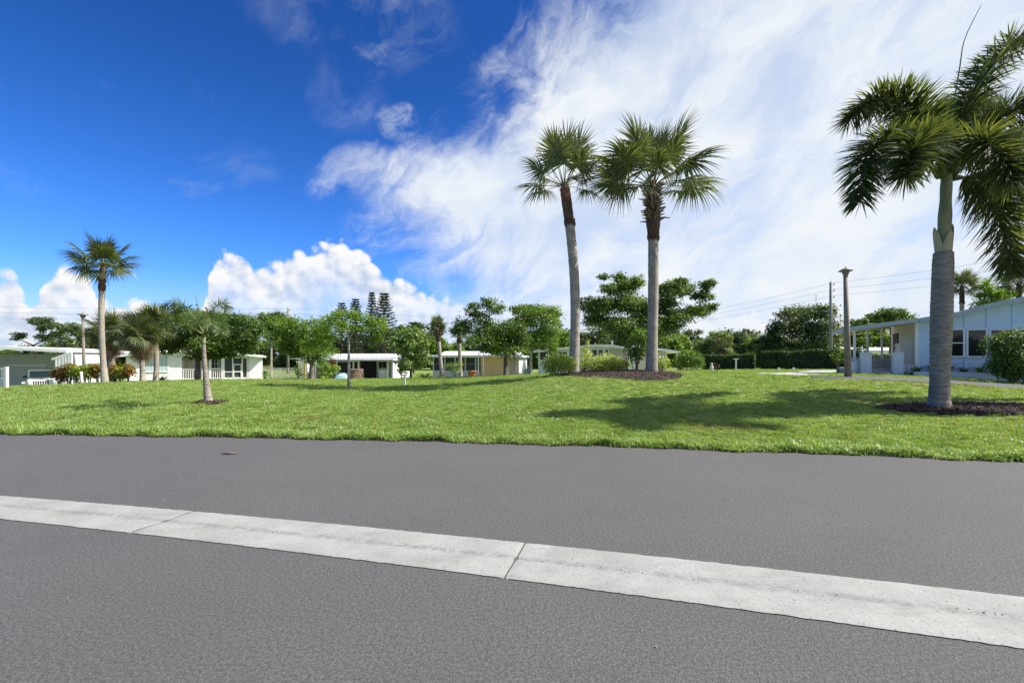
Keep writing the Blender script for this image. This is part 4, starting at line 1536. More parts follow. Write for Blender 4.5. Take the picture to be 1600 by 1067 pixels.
px_tree('young lime green tree with a thin pale trunk alone on the lawn', 545, 604, 22, 528,
        [(540, 491, 20, 6), (517, 502, 18, 7), (562, 499, 20, 7), (589, 506, 16, 8), (502, 518, 13, 7), (532, 511, 22, 7), (490, 538, 18, 7), (574, 518, 18, 6), (600, 517, 9, 7), (555, 512, 16, 6), (508, 548, 14, 6),
         (585, 532, 14, 6), (520, 528, 14, 5)], 0.9, 'ltleaf', 'palebark', 0.075, 44, 0.060, 95, flat=0.7)
px_tree('dense dark round headed tree before the peach house', 790, 590, 29, 556,
        [(763, 473, 12, 6), (740, 481, 12, 7), (775, 484, 13, 7), (750, 496, 17, 7), (728, 507, 16, 9), (718, 518, 10, 8), (760, 514, 26, 11), (800, 514, 22, 10), (787, 533, 32, 12),
         (755, 533, 24, 11), (815, 528, 15, 11), (800, 548, 26, 7), (764, 547, 18, 7)], 1.4, 'dkleaf', 'bark', 0.16, 45, 0.08, 95)
px_tree('taller sunlit tree on a pale stem between the peach and the gabled house', 829, 588, 33, 545,
        [(810, 484, 13, 5), (831, 486, 22, 7), (855, 489, 18, 8), (865, 502, 11, 9), (838, 505, 26, 12), (856, 524, 17, 12), (835, 532, 15, 10), (862, 546, 10, 8), (815, 505, 14, 9)], 1.5, 'mdleaf', 'palebark', 0.13, 46, 0.09, 85)
px_tree('huge wide tiered tree towering behind the gabled house', 987, 575, 46, 528,
        [(945, 434, 7, 4), (970, 435, 11, 5), (990, 440, 13, 6), (951, 453, 14, 5), (976, 453, 18, 8), (916, 474, 13, 6), (926, 486, 18, 8), (946, 477, 20, 8), (976, 477, 22, 11), (1006, 482, 18, 12),
         (1046, 452, 16, 8), (1060, 440, 10, 4), (1071, 456, 14, 7), (1105, 447, 11, 6), (1096, 463, 13, 6), (1110, 481, 11, 4), (1086, 486, 17, 6), (1041, 476, 18, 11), (1061, 496, 22, 8),
         (941, 501, 20, 8), (971, 510, 26, 10), (1011, 509, 26, 11), (1046, 511, 18, 7), (986, 526, 22, 8)], 2.2, 'dkleaf', 'bark', 0.33, 47, 0.13, 48, extra=2, thick=1.15)
px_tree('big grey green oak standing behind the clipped hedge', 1255, 575, 62, 550,
        [(1236, 494, 18, 10), (1262, 489, 20, 10), (1286, 490, 16, 10), (1220, 512, 18, 11), (1250, 516, 26, 14), (1286, 516, 22, 14), (1300, 532, 13, 11), (1206, 530, 13, 9), (1236, 538, 24, 10), (1192, 540, 13, 7), (1270, 540, 24, 10)],
        3.0, 'bgleaf', 'bark', 0.35, 48, 0.20, 22)
px_tree('bushy light green tree between the porch house and the lanai house', 642, 590, 38, 570,
        [(640, 524, 18, 9), (625, 540, 16, 10), (655, 540, 16, 10), (640, 555, 22, 10), (632, 571, 16, 8), (656, 566, 14, 9)], 1.3, 'bgleaf2', 'bark', 0.12, 49, 0.12, 55)
px_tree('leafy tree rising behind the porch of the blue house', 1392, 585, 55, 540, [(1365, 497, 10, 5), (1380, 492, 14, 6), (1398, 490, 16, 6), (1412, 495, 12, 6), (1390, 505, 24, 8), (1350, 505, 18, 6)], 2, 'dkleaf', 'bark', 0.25, 50, 0.16, 34)
px_tree('bright green tree top over the blue roof', 1545, 585, 40, 520, [(1543, 447, 9, 8), (1555, 458, 16, 8), (1538, 464, 10, 6), (1570, 464, 14, 6), (1552, 475, 22, 8)], 1.2, 'ltleaf', 'bark', 0.16, 51, 0.11, 55)


def pine(label, px, py_top, d, spread, seed, group=None):
    """tiered star pine"""
    x = px_x(px, d)
    base = Vector((x, d, gz(x, d)))
    H = CH - (py_top - HY) * d / F - base.z
    t = thing('star_pine', base, label, 'pine tree', group=group)
    r = np.random.default_rng(seed)
    wood = MB()
    wood.tube([(0, 0, -0.1), (0, 0, H * 0.5), (0, 0, H)], [0.24, 0.15, 0.02], 8)
    C, N, S = [], [], []
    z = 1.5
    while z < H - 0.15:
        f = (H - z) / (H - 1.5)
        L = spread * (0.16 + 0.84 * f ** 0.75)
        nb = 6
        a0 = r.uniform(0, 6.28)
        for k in range(nb):
            a = a0 + k * 2 * math.pi / nb + r.normal(0, 0.12)
            l = L * r.uniform(0.8, 1.1)
            pts = [(0, 0, z), (math.cos(a) * l * .6, math.sin(a) * l * .6, z + 0.02 * l), (math.cos(a) * l, math.sin(a) * l, z + 0.22 * l)]
            wood.tube(pts, [0.035, 0.025, 0.01], 4)
            m_ = 46
            s = r.uniform(0.15, 1.02, m_)
            lat = r.normal(0, 0.15 * l, m_) * (1.1 - 0.6 * s)
            C.append(np.stack([math.cos(a) * l * s - math.sin(a) * lat, math.sin(a) * l * s + math.cos(a) * lat, z + 0.22 * l * s ** 2 + np.abs(r.normal(0.03, 0.06, m_))], 1))
            N.append(np.tile([0, 0, 1.0], (m_, 1)) + r.normal(0, 0.5, (m_, 3)))
            S.append(r.uniform(0.09, 0.17, m_))
        z += 0.36 + 0.16 * f
    V, Q = leaf_quads(r, np.concatenate(C), np.concatenate(N), np.concatenate(S), 0.45)
    wood.build('trunk', M['bark'], t, smooth=True)
    link('crown', array_mesh('crown', V, Q), M['pine'], t)


for px, py, d, sp, s, lb in ((534, 472, 72, 2.2, 61, 'shorter star pine at the outer end of the pine row'), (556, 467, 70, 2.2, 62, 'dense star pine second in the pine row'),
                             (581, 457, 66, 1.7, 63, 'narrow tall star pine in the pine row'), (600, 458, 64, 2.7, 64, 'widest tall star pine ending the pine row'),
                             (645, 504, 60, 2.6, 65, 'low star pine beside the bushy light green tree')):
    pine(lb, px, py, d, sp, s)


def umbrella_pine(label, px, d, pads, fork_py, seed):
    x = px_x(px, d)
    base = Vector((x, d, gz(x, d)))
    fk = CH - (fork_py - HY) * d / F - base.z
    tree_from_pads('slash_pine', label, base, pads_px(pads, d, 1.2, seed, 1.0, 1), M['bgleaf'], M['bark'], 0.16, fk, 0.14, 48, seed, limb_k=1.1, bend=(0.2, 0), cat='pine tree')


umbrella_pine('open crowned pine with bare limbs behind the carport roof', 50, 60, [(58, 502, 10, 4), (72, 505, 12, 5), (84, 509, 9, 4), (66, 515, 8, 4), (28, 526, 9, 5), (72, 528, 10, 5), (88, 521, 8, 3)], 540, 71)
umbrella_pine('second open pine between the carport and the lamp post', 96, 62, [(108, 512, 12, 5), (120, 518, 12, 5), (98, 516, 7, 3), (128, 526, 9, 6), (92, 522, 8, 3)], 540, 72)

# the wood behind the houses: separate trees, four shapes copied
protos = []
for k in range(4):
    H, R = (6.0, 7.0, 5.0, 6.0)[k], (3.0, 2.8, 2.8, 3.4)[k]
    b0 = Vector((-70 + k * 9, 95, gz(-70 + k * 9, 95)))
    protos.append(tree_from_pads('wood_tree', ('rounded grey green tree in the wood line behind the houses', 'taller light olive tree in the wood line behind the houses', 'low broad grey green tree in the wood line behind the houses', 'wide fresh green tree in the wood line behind the houses')[k], b0, random_pads(b0, H, R, -0.3, 34, 1.35, 80 + k, 0.75), M[('bgleaf', 'bgleaf2', 'bgleaf', 'mdleaf')[k]], M['bark'],
                                 0.22, 1.8, 0.22, 15, 80 + k, group='trees of the wood line'))
r = np.random.default_rng(90)
pxs = list(np.linspace(-120, 1800, 46))
for i, px in enumerate(pxs):
    d = 66 + r.uniform(0, 22)
    want = float(np.interp(px, [0, 100, 200, 420, 520, 600, 680, 760, 860, 950, 1080, 1130, 1180, 1300, 1400, 1600], [538, 534, 520, 524, 520, 512, 516, 524, 512, 512, 508, 520, 528, 512, 508, 502])) + r.normal(0, 4)
    x = px_x(px, d)
    z = gz(x, d)
    H = CH - (want - HY) * d / F - z
    p = protos[i % 4]
    s = H / (6.0, 7.0, 5.0, 6.0)[i % 4]
    copy_thing(p, (x, d, z), r.uniform(0, 6.28), (s * r.uniform(0.95, 1.25), s * r.uniform(0.95, 1.25), s), p['label'], p['group'])

# ------------------------------------------------------------------ houses
class Fac:
    """a front wall standing on the ground; reads local x and z off photo pixels by meeting the wall's plane"""
    def __init__(s, px0, d0, phi, base_z):
        s.o = (px_x(px0, d0), d0)
        s.phi = math.radians(phi)
        s.c, s.s = math.cos(s.phi), math.sin(s.phi)
        s.b = base_z

    def hit(s, px, off=0.0):
        ox, oy = s.o[0] - s.s * off, s.o[1] + s.c * off
        k = (px - 800) / F
        t = (k * oy - ox) / (s.c - k * s.s)
        return t, oy + s.s * t

    def x(s, px, off=0.0): return s.hit(px, off)[0]

    def z(s, px, py, off=0.0):
        return CH - (py - HY) * s.hit(px, off)[1] / F - s.b

    def back(s, px, x=0.0):
        """how far back along the side wall at local x the ray through px meets it"""
        ox, oy = s.o[0] + s.c * x, s.o[1] + s.s * x
        k = (px - 800) / F
        return (ox - k * oy) / (k * s.c + s.s)

    def root(s, name, label, cat='house'):
        return thing(name, (s.o[0], s.o[1], s.b), label, cat, s.phi)


def lap(mb, x0, x1, z0, z1, y, pitch=0.2):
    """lapped boards on a front face"""
    z = z0
    while z < z1 - 0.01:
        t = min(z + pitch, z1)
        mb.add([(x0, y - 0.026, z), (x1, y - 0.026, z), (x1, y - 0.006, t), (x0, y - 0.006, t), (x0, y - 0.002, z), (x1, y - 0.002, z)],
               [(0, 1, 2, 3), (4, 5, 1, 0)])
        z = t


def lap_end(mb, x, y0, y1, z0, z1, pitch=0.2, sgn=1):
    z = z0
    while z < z1 - 0.01:
        t = min(z + pitch, z1)
        mb.add([(x + sgn * 0.026, y0, z), (x + sgn * 0.026, y1, z), (x + sgn * 0.006, y1, t), (x + sgn * 0.006, y0, t), (x, y0, z), (x, y1, z)],
               [(0, 1, 2, 3), (4, 5, 1, 0)])
        z = t


def wall(t, mat, x0, x1, y0, y1, z0, z1, pitch=0.2, ends=(True, True), name='wall', front=True):
    mb = MB().box(x0, x1, y0, y1, z0, z1)
    if front: lap(mb, x0, x1, z0, z1, y0, pitch)
    if ends[0]: lap_end(mb, x0, y0, y1, z0, z1, pitch, -1)
    if ends[1]: lap_end(mb, x1, y0, y1, z0, z1, pitch, 1)
    return mb.build(name, M[mat], t)


def window(t, x0, x1, z0, z1, y, frame='white', glass='glass', nx=1, nz=1, fw=0.06, proud=0.06, bars=0.03, name='window', pane='pane'):
    mb = MB()
    ya, yb = y - proud, y - 0.001
    mb.box(x0 - fw, x1 + fw, ya, yb, z1, z1 + fw).box(x0 - fw, x1 + fw, ya - 0.015, yb, z0 - fw, z0)
    mb.box(x0 - fw, x0, ya, yb, z0, z1).box(x1, x1 + fw, ya, yb, z0, z1)
    for i in range(1, nx):
        xx = x0 + (x1 - x0) * i / nx
        mb.box(xx - bars / 2, xx + bars / 2, ya + 0.012, yb, z0, z1)
    for i in range(1, nz):
        zz = z0 + (z1 - z0) * i / nz
        mb.box(x0, x1, ya + 0.014, yb, zz - bars / 2, zz + bars / 2)
    w = mb.build(name, M[frame], t)
    MB().box(x0, x1, y - 0.034, y - 0.030, z0, z1).build(pane, M[glass], w)
    return w


def post(t, x, y, z0, z1, w=0.09, mat='white', name='post'):
    return MB().box(x - w / 2, x + w / 2, y - w / 2, y + w / 2, z0, z1).build(name, M[mat], t)


def roof(t, poly, y0, y1, mat='roofwhite', edge='white', thick=0.14, name='roof', seams=0.0):
    """poly: roof line in x,z from one eave to the other; extruded back"""
    up = [(x, z) for x, z in poly]
    dn = [(x, z - thick) for x, z in poly]
    o = MB().prism(dn + up[::-1], y0, y1).build(name, M[mat], t)
    fm = MB()
    for (xa, za), (xb, zb) in zip(poly[:-1], poly[1:]):
        fm.prism([(xa, za - thick - 0.03), (xb, zb - thick - 0.03), (xb, zb + 0.02), (xa, za + 0.02)], y0 - 0.035, y0 - 0.003)
    fm.build('fascia', M[edge], o)
    if seams:
        sm = MB()
        for (xa, za), (xb, zb) in zip(poly[:-1], poly[1:]):
            k = max(1, int((xb - xa) / seams))
            for i in range(k):
                u = (i + 0.5) / k
                x, z = xa + (xb - xa) * u, za + (zb - za) * u
                sm.box(x - 0.02, x + 0.02, y0 + 0.02, y1 - 0.02, z - 0.01, z + 0.04)
        sm.build('roof_seams', M[mat], o)
    return o


# --- carport house at the left edge
f = Fac(-60, 31, 10, -1.25)
t = f.root('carport_house', 'low grey house with a deep white carport roof sheltering the vehicle')
xr = f.x(105)
line = [(f.x(-420), f.z(0, 541) + 0.45), (f.x(0), f.z(0, 541)), (xr, f.z(105, 547))]
roof(t, line, 0.0, 7.5, 'roofwhite', 'white', 0.16)
xl = f.x(-420)
wall(t, 'greywall', xl, f.x(86, 5.6), 5.6, 11, 0.0, 3.0, 0.24, (False, True))
MB().box(f.x(14, 5.5), f.x(72, 5.5), 5.50, 5.56, 0.0, 2.05).build('storage_door', M['greywall'], t)
MB().box(f.x(14, 5.5) - .06, f.x(72, 5.5) + .06, 5.52, 5.565, 2.05, 2.16).build('door_lintel', M['white'], t)
for px in (-150, -60):
    post(t, f.x(px), 0.25, 0, 3.15, 0.10)
# white slatted screen under a sloping beam
xa, xb = f.x(82), f.x(113)
za, zb = f.z(82, 560), f.z(113, 549)
MB().prism([(xa, za - 0.12), (xb, zb - 0.14), (xb, zb), (xa, za)], -0.10, 0.02).build('sloping_beam', M['white'], t)
for px in (89, 94, 99, 103.7, 108.4, 112.6):
    x = f.x(px)
    u = (x - xa) / (xb - xa)
    post(t, x, -0.04, 0, za + (zb - za) * u - 0.13, 0.10, name='slat_post')
MB().prism([(f.x(84), 0.2), (f.x(84) + .1, 0.2), (f.x(90), za - 0.1), (f.x(90) - .1, za - 0.1)], 0.06, 0.14).build('brace', M['white'], t)

# --- white house with shutters, railing and screen room
f = Fac(197, 36, 27, -0.75)
t = f.root('white_house', 'white lap sided house with screen room and blue grey shutters')
zt = 2.30
wall(t, 'white', 0, f.x(284), 0, 6, 0.0, zt, 0.2, (True, False))
rec = 1.3
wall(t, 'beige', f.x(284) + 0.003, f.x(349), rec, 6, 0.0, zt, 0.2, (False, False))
wall(t, 'white', f.x(388), f.x(406), 0, 6, 0.0, zt, 0.2, (True, True))
wall(t, 'white', f.x(349), f.x(388) - 0.003, 2.6, 6, 0.0, zt, 0.2, (False, False), front=False)
MB().box(f.x(284) + .003, f.x(388) - .003, 0.0, 2.6, -0.1, 0.32).build('porch_floor', M['offwhite'], t)
sh = (f.x(227), f.x(262))
wd = window(t, sh[0], sh[1], f.z(245, 580), f.z(245, 557), -0.028, 'white', 'shutter', 6, 1, 0.07, 0.05, 0.025, name='shuttered_window')
window(t, f.x(331, rec), f.x(340, rec), f.z(335, 575, rec), f.z(335, 561, rec), rec - 0.028, 'white', 'glass', 2, 2)
rl = MB()
za, zb = f.z(300, 576), f.z(300, 588)
rl.box(f.x(284) + .02, f.x(346), 0.05, 0.12, za - 0.07, za).box(f.x(284) + .02, f.x(346), 0.06, 0.11, 0.42, 0.48)
rail = rl.build('railing', M['white'], t)
n = 17
for i in range(n):
    x = f.x(284) + 0.12 + (f.x(345) - f.x(284) - 0.2) * i / (n - 1)
    post(rail, x, 0.085, 0.48, za - 0.07, 0.045, name='baluster')
post(t, f.x(328), 0.09, 0.32, zt, 0.11); post(t, f.x(347.5), 0.10, 0.32, zt, 0.16)
# screen room
sx0, sx1 = f.x(350), f.x(387)
MB().box(sx0, sx1, 0.06, 0.075, 0.34, zt - 0.05).build('insect_screen', M['screen'], t)
fr = MB()
for px in (350, 363.5, 378.5, 386.4):
    x = f.x(px)
    fr.box(x - 0.04, x + 0.04, -0.0, 0.055, 0.33, zt - 0.02)
fr.box(sx0 + .05, sx1 - .05, 0.005, 0.05, 0.33, 0.50).box(sx0 + .05, sx1 - .05, 0.005, 0.05, zt - 0.14, zt - 0.02)
fr.box(sx0 + .05, f.x(363.5) - .05, 0.007, 0.05, 0.95, 1.01)
fr.build('screen_frame', M['white'], t)
dr = MB()
xa, xb = f.x(364.5), f.x(377.7)
dr.box(xa, xb, -0.03, -0.003, zt - .72, zt - .64).box(xa, xb, -0.03, -0.003, .36, .46).box(xa, xb, -.03, -.003, .95, 1.03)
dr.box(xa, xa + .07, -.031, -.003, .46, zt - .72).box(xb - .07, xb, -.031, -.003, .46, zt - .72)
dr.build('screen_door', M['white'], t)
zl = f.z(197, 547)
roof(t, [(-0.5, zt + 0.10), (f.x(250), zt + 0.52), (f.x(330), zt + 0.50), (f.x(413), zt + 0.08)], -0.55, 6.4, 'roofwhite', 'white', 0.13, seams=0.6)
MB().prism([(0.02, zt), (f.x(405), zt), (f.x(405), zt + .01), (f.x(330), zt + 0.36), (f.x(250), zt + 0.38), (0.02, zt + 0.05)], 0.02, 0.12).build('gable', M['white'], t)
MB().box(0.02, f.x(284), -0.04, -0.004, -0.3, 0.25).build('skirting', M['offwhite'], t)
MB().box(f.x(388) + .01, f.x(406), -0.04, -0.004, -0.3, 0.25).build('skirting', M['offwhite'], t)

# --- low house with a shaded porch
f = Fac(466, 45, -4, -0.85)
t = f.root('porch_house', 'low cream house with deep shaded porch under a white ribbed roof')
D = 3.0
zt = f.z(600, 561)
xR = f.x(612)
wall(t, 'offwhite', 0, f.x(480), 0, 6.5, 0, zt - 0.05, 0.2, (True, True))
wall(t, 'offwhite', f.x(480) + .01, xR - 0.003, D, 6.5, 0, zt - 0.05, 0.2, (False, False), front=True)
MB().box(f.x(520, D - .05), f.x(560, D - .05), D - 0.07, D - 0.03, 0.75, zt - 0.35).build('dark_screen', M['screen'], t)
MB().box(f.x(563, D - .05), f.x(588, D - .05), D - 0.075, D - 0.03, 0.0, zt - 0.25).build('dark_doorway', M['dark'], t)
MB().box(f.x(589), f.x(604), 0.55, 0.62, 0.2, 1.1).build('half_wall', M['offwhite'], t)
window(t, f.x(592, D), f.x(604, D), 1.25, 1.85, D - .03, 'white', 'glass', 2, 1)
wall(t, 'white', xR, xR + 0.12, 0, 6.5, 0, zt - 0.06, 0.2, (False, True), name='end_wall', front=False)
we = window(t, 1.9, 2.6, 1.0, 1.85, 0, 'white', 'glass', 1, 2)
we.location = (xR + 0.149, 0, 0); we.rotation_euler = (0, 0, math.radians(90))
for px in (493, 526, 552, 560, 606):
    post(t, f.x(px), 0.05, 0, zt - 0.06, 0.11)
MB().box(f.x(480) + .03, xR - .02, 0.0, D, -0.1, 0.06).build('porch_floor', M['drive'], t)
roof(t, [(f.x(500), zt), (f.x(618), zt - 0.02)], -0.5, 3.4, 'roofwhite', 'white', 0.10, name='porch_roof', seams=0.45)
# main roof rises behind the porch roof
o = MB().prism_x([(0.9, zt + 0.04), (6.9, zt + 0.04), (6.9, zt + .14), (3.6, zt + 0.55), (0.9, zt + 0.16)], f.x(462), f.x(622)).build('roof', M['roofwhite'], t)
MB().box(f.x(458), f.x(486), -0.5, 0.88, zt - 0.02, zt + 0.09).build('side_awning', M['roofwhite'], t)

# --- peach house with dark lanai
f = Fac(676, 44, -9, -0.62)
t = f.root('peach_house', 'peach coloured house with dark screened lanai and white flat roof')
zt = f.z(740, 556.5)
x0, x1, x2 = 0, f.x(751), f.x(809)
wall(t, 'peach', x1, x2, 0.0, 6, 0, zt - 0.04, 0.22, (True, False))
wall(t, 'white', x2, x2 + 0.1, 0.0, 6, 0, zt - 0.04, 0.22, (False, True), name='end_wall', front=False)
wall(t, 'offwhite', x0, x1 - .004, 2.5, 6, 0, zt - 0.04, 0.22, (True, False))
zk = f.z(710, 579)
MB().box(x0, x1 - .09, 0.02, 0.12, 0, zk).build('knee_wall', M['offwhite'], t)
for i, (a, b) in enumerate(((678, 694), (696, 710), (712, 726), (728, 742), (744, 751))):
    sc = MB().box(f.x(a), f.x(b) - .01, 0.06, 0.075, zk, zt - 0.10).build('screen_panel', M['screen'], t)
    zz = zk + (zt - zk) * 0.45
    MB().box(f.x(a) + .02, f.x(b) - .03, 0.035, 0.058, zz, zz + 0.035).build('screen_bar', M['metal'], sc)
for px in (677, 695, 711, 727, 743):
    post(t, f.x(px), 0.06, zk, zt - 0.05, 0.10)
MB().box(x0, x1, 0.03, 0.10, zt - 0.13, zt - 0.045).build('header', M['white'], t)
for px in (747.5, 755.5):
    post(t, f.x(px, -0.8), -0.8, 0, zt - 0.06, 0.10)
MB().box(f.x(775), f.x(794), -0.06, -0.03, zt - 0.75, zt - 0.2).build('shutter_panel', M['peach'], t)
MB().box(f.x(797), f.x(806), -0.07, -0.03, 0.25, 2.0).build('storage_door', M['tan'], t)
MB().box(x1 + .02, x2 - .01, -0.06, -0.028, -0.3, 0.32).build('skirting', M['pink'], t)
roof(t, [(f.x(668), zt + 0.06), (f.x(775), zt + 0.12), (f.x(816), zt + 0.02)], -0.95, 6.4, 'roofwhite', 'white', 0.14, seams=0.5)
MB().prism_x([(0.6, zt + 0.13), (5.8, zt + 0.13), (3.2, zt + 0.52)], f.x(680), f.x(806)).build('raised_roof', M['roofwhite'], t)

# --- white gabled house behind the mulch island
f = Fac(841, 38, -10, -0.35)
t = f.root('gabled_house', 'white house with shallow gable and dark window band behind the mulch island')
xa, xp, xq, xb = 0, f.x(922), f.x(956), f.x(992)
za, zp_, zb = f.z(841, 547), f.z(922, 539), f.z(992, 546)
mb = MB().prism([(xa, 0), (xb, 0), (xb, zb - .16), (xq, zp_ - .16), (xp, zp_ - .16), (xa, za - .16)], 0, 9)
mb.build('wall', M['white'], t)
bo = MB(); lap(bo, xa + .02, xb - .02, 0.1, min(za, zb) - 0.35, 0.0, 0.2); bo.build('siding', M['white'], t)
for a, b in ((844, 856), (858, 870), (872, 886)):
    window(t, f.x(a), f.x(b), f.z(a, 562), f.z(a, 550), -0.03, 'white', 'screen', 1, 1)
for a, b in ((925, 933), (935, 942), (946, 950)):
    window(t, f.x(a), f.x(b), f.z(a, 557), f.z(a, 546.5), -0.03, 'white', 'glass', 1, 1)
gd = MB().box(f.x(952), f.x(978), -0.07, -0.032, 0.1, f.z(960, 545.5))
for i in range(5):
    xx = f.x(952) + (f.x(978) - f.x(952)) * (i + .5) / 5
    gd.box(xx - .02, xx + .02, -.085, -.071, .12, f.z(960, 546))
gd.build('garage_door', M['beige'], t)
roof(t, [(xa - .35, za - .06), (xp, zp_ + .0), (xq, zp_ - .01), (xb + .2, zb - .04)], -0.5, 9.3, 'roofwhite', 'white', 0.13, seams=0.7)
MB().lathe([(0.07, 0), (0.07, 0.35), (0.12, 0.36), (0.12, 0.42)], (f.x(958), 2.0, zp_ - .02), 10).build('roof_vent', M['metal'], t)
# right wing
wx0, wx1 = xb + .01, f.x(1040, 3)
wz = f.z(1040, 548, 3)
wall(t, 'beige', wx0, wx1, 3.0, 9, 0, wz - 0.02, 0.2, (False, False))
wall(t, 'white', wx1, wx1 + .1, 3.0, 9, 0, wz - 0.02, 0.2, (False, True), name='end_wall', front=False)
roof(t, [(xb + .22, f.z(1000, 539, 2.4)), (f.x(1063, 2.4), f.z(1063, 549, 2.4))], 2.4, 9.3, 'roofwhite', 'white', 0.14, name='wing_roof')
post(t, f.x(1058, 2.7), 2.7, 0, f.z(1058, 552, 2.7), 0.1)

# --- pale blue house on the right
gb = gz(px_x(1431, 22.5), 22.5)
f = Fac(1431, 22.5, -30, gb - 0.04)
DEEP = f.back(1394)
t = f.root('blue_house', 'pale blue lap sided house with gabled front and open porch')
pts = [(1431, 499), (1490, 489.5), (1545, 475), (1612, 462)]
rl = [(f.x(a), f.z(a, b)) for a, b in pts]
rl += [(f.x(1612) + (f.x(1612) - f.x(1545)) * 1.0, f.z(1545, 475)), (f.x(1612) + 4.6, f.z(1431, 499))]
top = [(x, z - 0.17) for x, z in rl]
xe = rl[-1][0]
MB().prism([(0, 0), (xe, 0)] + [(xe, top[-1][1])] + top[::-1][1:-1] + [(0, top[0][1])], 0.0, DEEP).build('wall', M['bluewall'], t)
def lap_gable(x0, x1, z0, y, pitch):
    """boards following the gable between two battens"""
    mb = MB()
    z = z0
    xs_, zs_ = [p[0] for p in top], [p[1] for p in top]
    while True:
        ta = float(np.interp(x0, xs_, zs_)); tb = float(np.interp(x1, xs_, zs_))
        if z > max(ta, tb) - 0.02: break
        za_, zb_ = min(z + pitch, ta), min(z + pitch, tb)
        if za_ > z and zb_ > z:
            mb.add([(x0, y - .026, z), (x1, y - .026, z), (x1, y - .006, zb_), (x0, y - .006, za_), (x0, y - .001, z), (x1, y - .001, z)], [(0, 1, 2, 3), (4, 5, 1, 0)])
        z += pitch
    return mb.build('siding_panel', M['bluewall'], t)


bat = [1431, 1457, 1508, 1543, 1583, 1625, 1668, 1712]
xs_b = [f.x(p) if p < 1640 else f.x(1625) + (p - 1625) * 0.027 for p in bat]
for a, b in zip(xs_b[:-1], xs_b[1:]):
    lap_gable(a + .04, b - .04, 0.05, 0.0, 0.205)
for a in xs_b[1:-1]:
    zt_ = float(np.interp(a, [p[0] for p in top], [p[1] for p in top]))
    MB().box(a - .04, a + .04, -0.05, -0.001, 0.0, zt_ - .02).build('batten', M['bluewall'], t)
MB().box(-0.03, 0.09, -0.055, 0.05, 0, top[0][1]).build('corner_board', M['white'], t)
for a, b, nz in ((1479, 1504, 2), (1512, 1539.5, 1), (1547.5, 1580, 2), (1592, 1622, 2)):
    window(t, f.x(a), f.x(b), f.z(a, 556), f.z(b, 515.5), -0.03, 'white', 'glass', 1, nz, 0.055, 0.065, 0.05)
roof(t, [(x + (0.0 if i else 0.012), z) for i, (x, z) in enumerate(rl)], -0.55, DEEP + .4, 'roofwhite', 'bluefascia', 0.15)
# porch roof carries on to the left
xl = f.x(1316)
pz0, pz1 = f.z(1316, 514), rl[0][1]
pr = MB().prism([(xl, pz0 - .10), (0.0, pz1 - .10), (0.0, pz1), (xl, pz0)], -0.55, 4.6).build('porch_roof', M['soffit'], t)
MB().prism([(xl - .02, pz0 - .17), (0.0, pz1 - .17), (0.0, pz1 + .03), (xl - .02, pz0 + .03)], -0.60, -0.553).build('fascia', M['bluefascia'], pr)
MB().prism([(xl - .02, pz0 + .003), (0, pz1 + .003), (0, pz1 + .03), (xl - .02, pz0 + .03)], -0.55, 4.6).build('roof_sheet', M['roofwhite'], pr)
MB().box(xl - .06, xl - .022, -0.55, 4.6, pz0 - .17, pz0 + .03).build('eave_gutter', M['bluefascia'], pr)
# tan side wall under the porch with the entrance
MB().box(-0.05, -0.004, 0.10, DEEP, 0.0, pz1 - .12).build('side_wall', M['tan'], t)
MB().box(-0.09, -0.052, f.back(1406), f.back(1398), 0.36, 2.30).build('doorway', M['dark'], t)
MB().box(-0.08, -0.052, f.back(1428), f.back(1408), 0.75, 2.1).build('wall_panel', M['greywall'], t)
MB().box(xl + .2, -0.06, 0.0, 4.5, -0.05, 0.34).build('porch_floor', M['drive'], t)
for px, off in ((1335, 0.1), (1356, 4.2), (1378, 4.2)):
    x = f.x(px, off)
    post(t, x, off, 0.34, pz0 + (pz1 - pz0) * (x - xl) / -xl - .10, 0.10)
MB().box(f.x(1325, 4.2), f.x(1394, 4.2), 4.15, 4.2, 0.34, 0.95).build('back_rail', M['tan'], t)
for px in (1353.5, 1403.5):
    x = f.x(px, -0.5)
    w_ = (f.x(px + 8.5, -.5) - f.x(px - 8.5, -.5)) / 2
    zz = f.z(px, 552, -0.5)
    pil = MB().box(x - w_, x + w_, -0.5, -0.08, -0.1, zz).build('pillar', M['blockwhite'], t)
    cap = MB()
    for k in range(int(zz / 0.2)):
        for s_ in (-1, 1):
            xa_, xb_ = (x - w_ + .008, x - .006) if s_ < 0 else (x + .006, x + w_ - .008)
            if k % 2: xa_, xb_ = (x - w_ + .008, x - w_ * .5 - .006) if s_ < 0 else (x - w_ * .5 + .006, x + w_ - .008)
            MB().box(xa_, xb_, -0.522, -0.501, k * .2 + .008, k * .2 + .192).build('block', M['blockwhite'], pil)
    MB().box(x - w_ - .03, x + w_ + .03, -0.55, -0.05, zz, zz + .05).build('cap_stone', M['blockwhite'], pil)
sx0, sx1 = f.x(1363, -.5), f.x(1394, -.5)
MB().box(sx0, sx1, -0.75, -0.46, -0.05, 0.13).build('step', M['drive'], t)
MB().box(sx0, sx1, -0.45, -0.005, -0.05, 0.25).build('step', M['drive'], t)


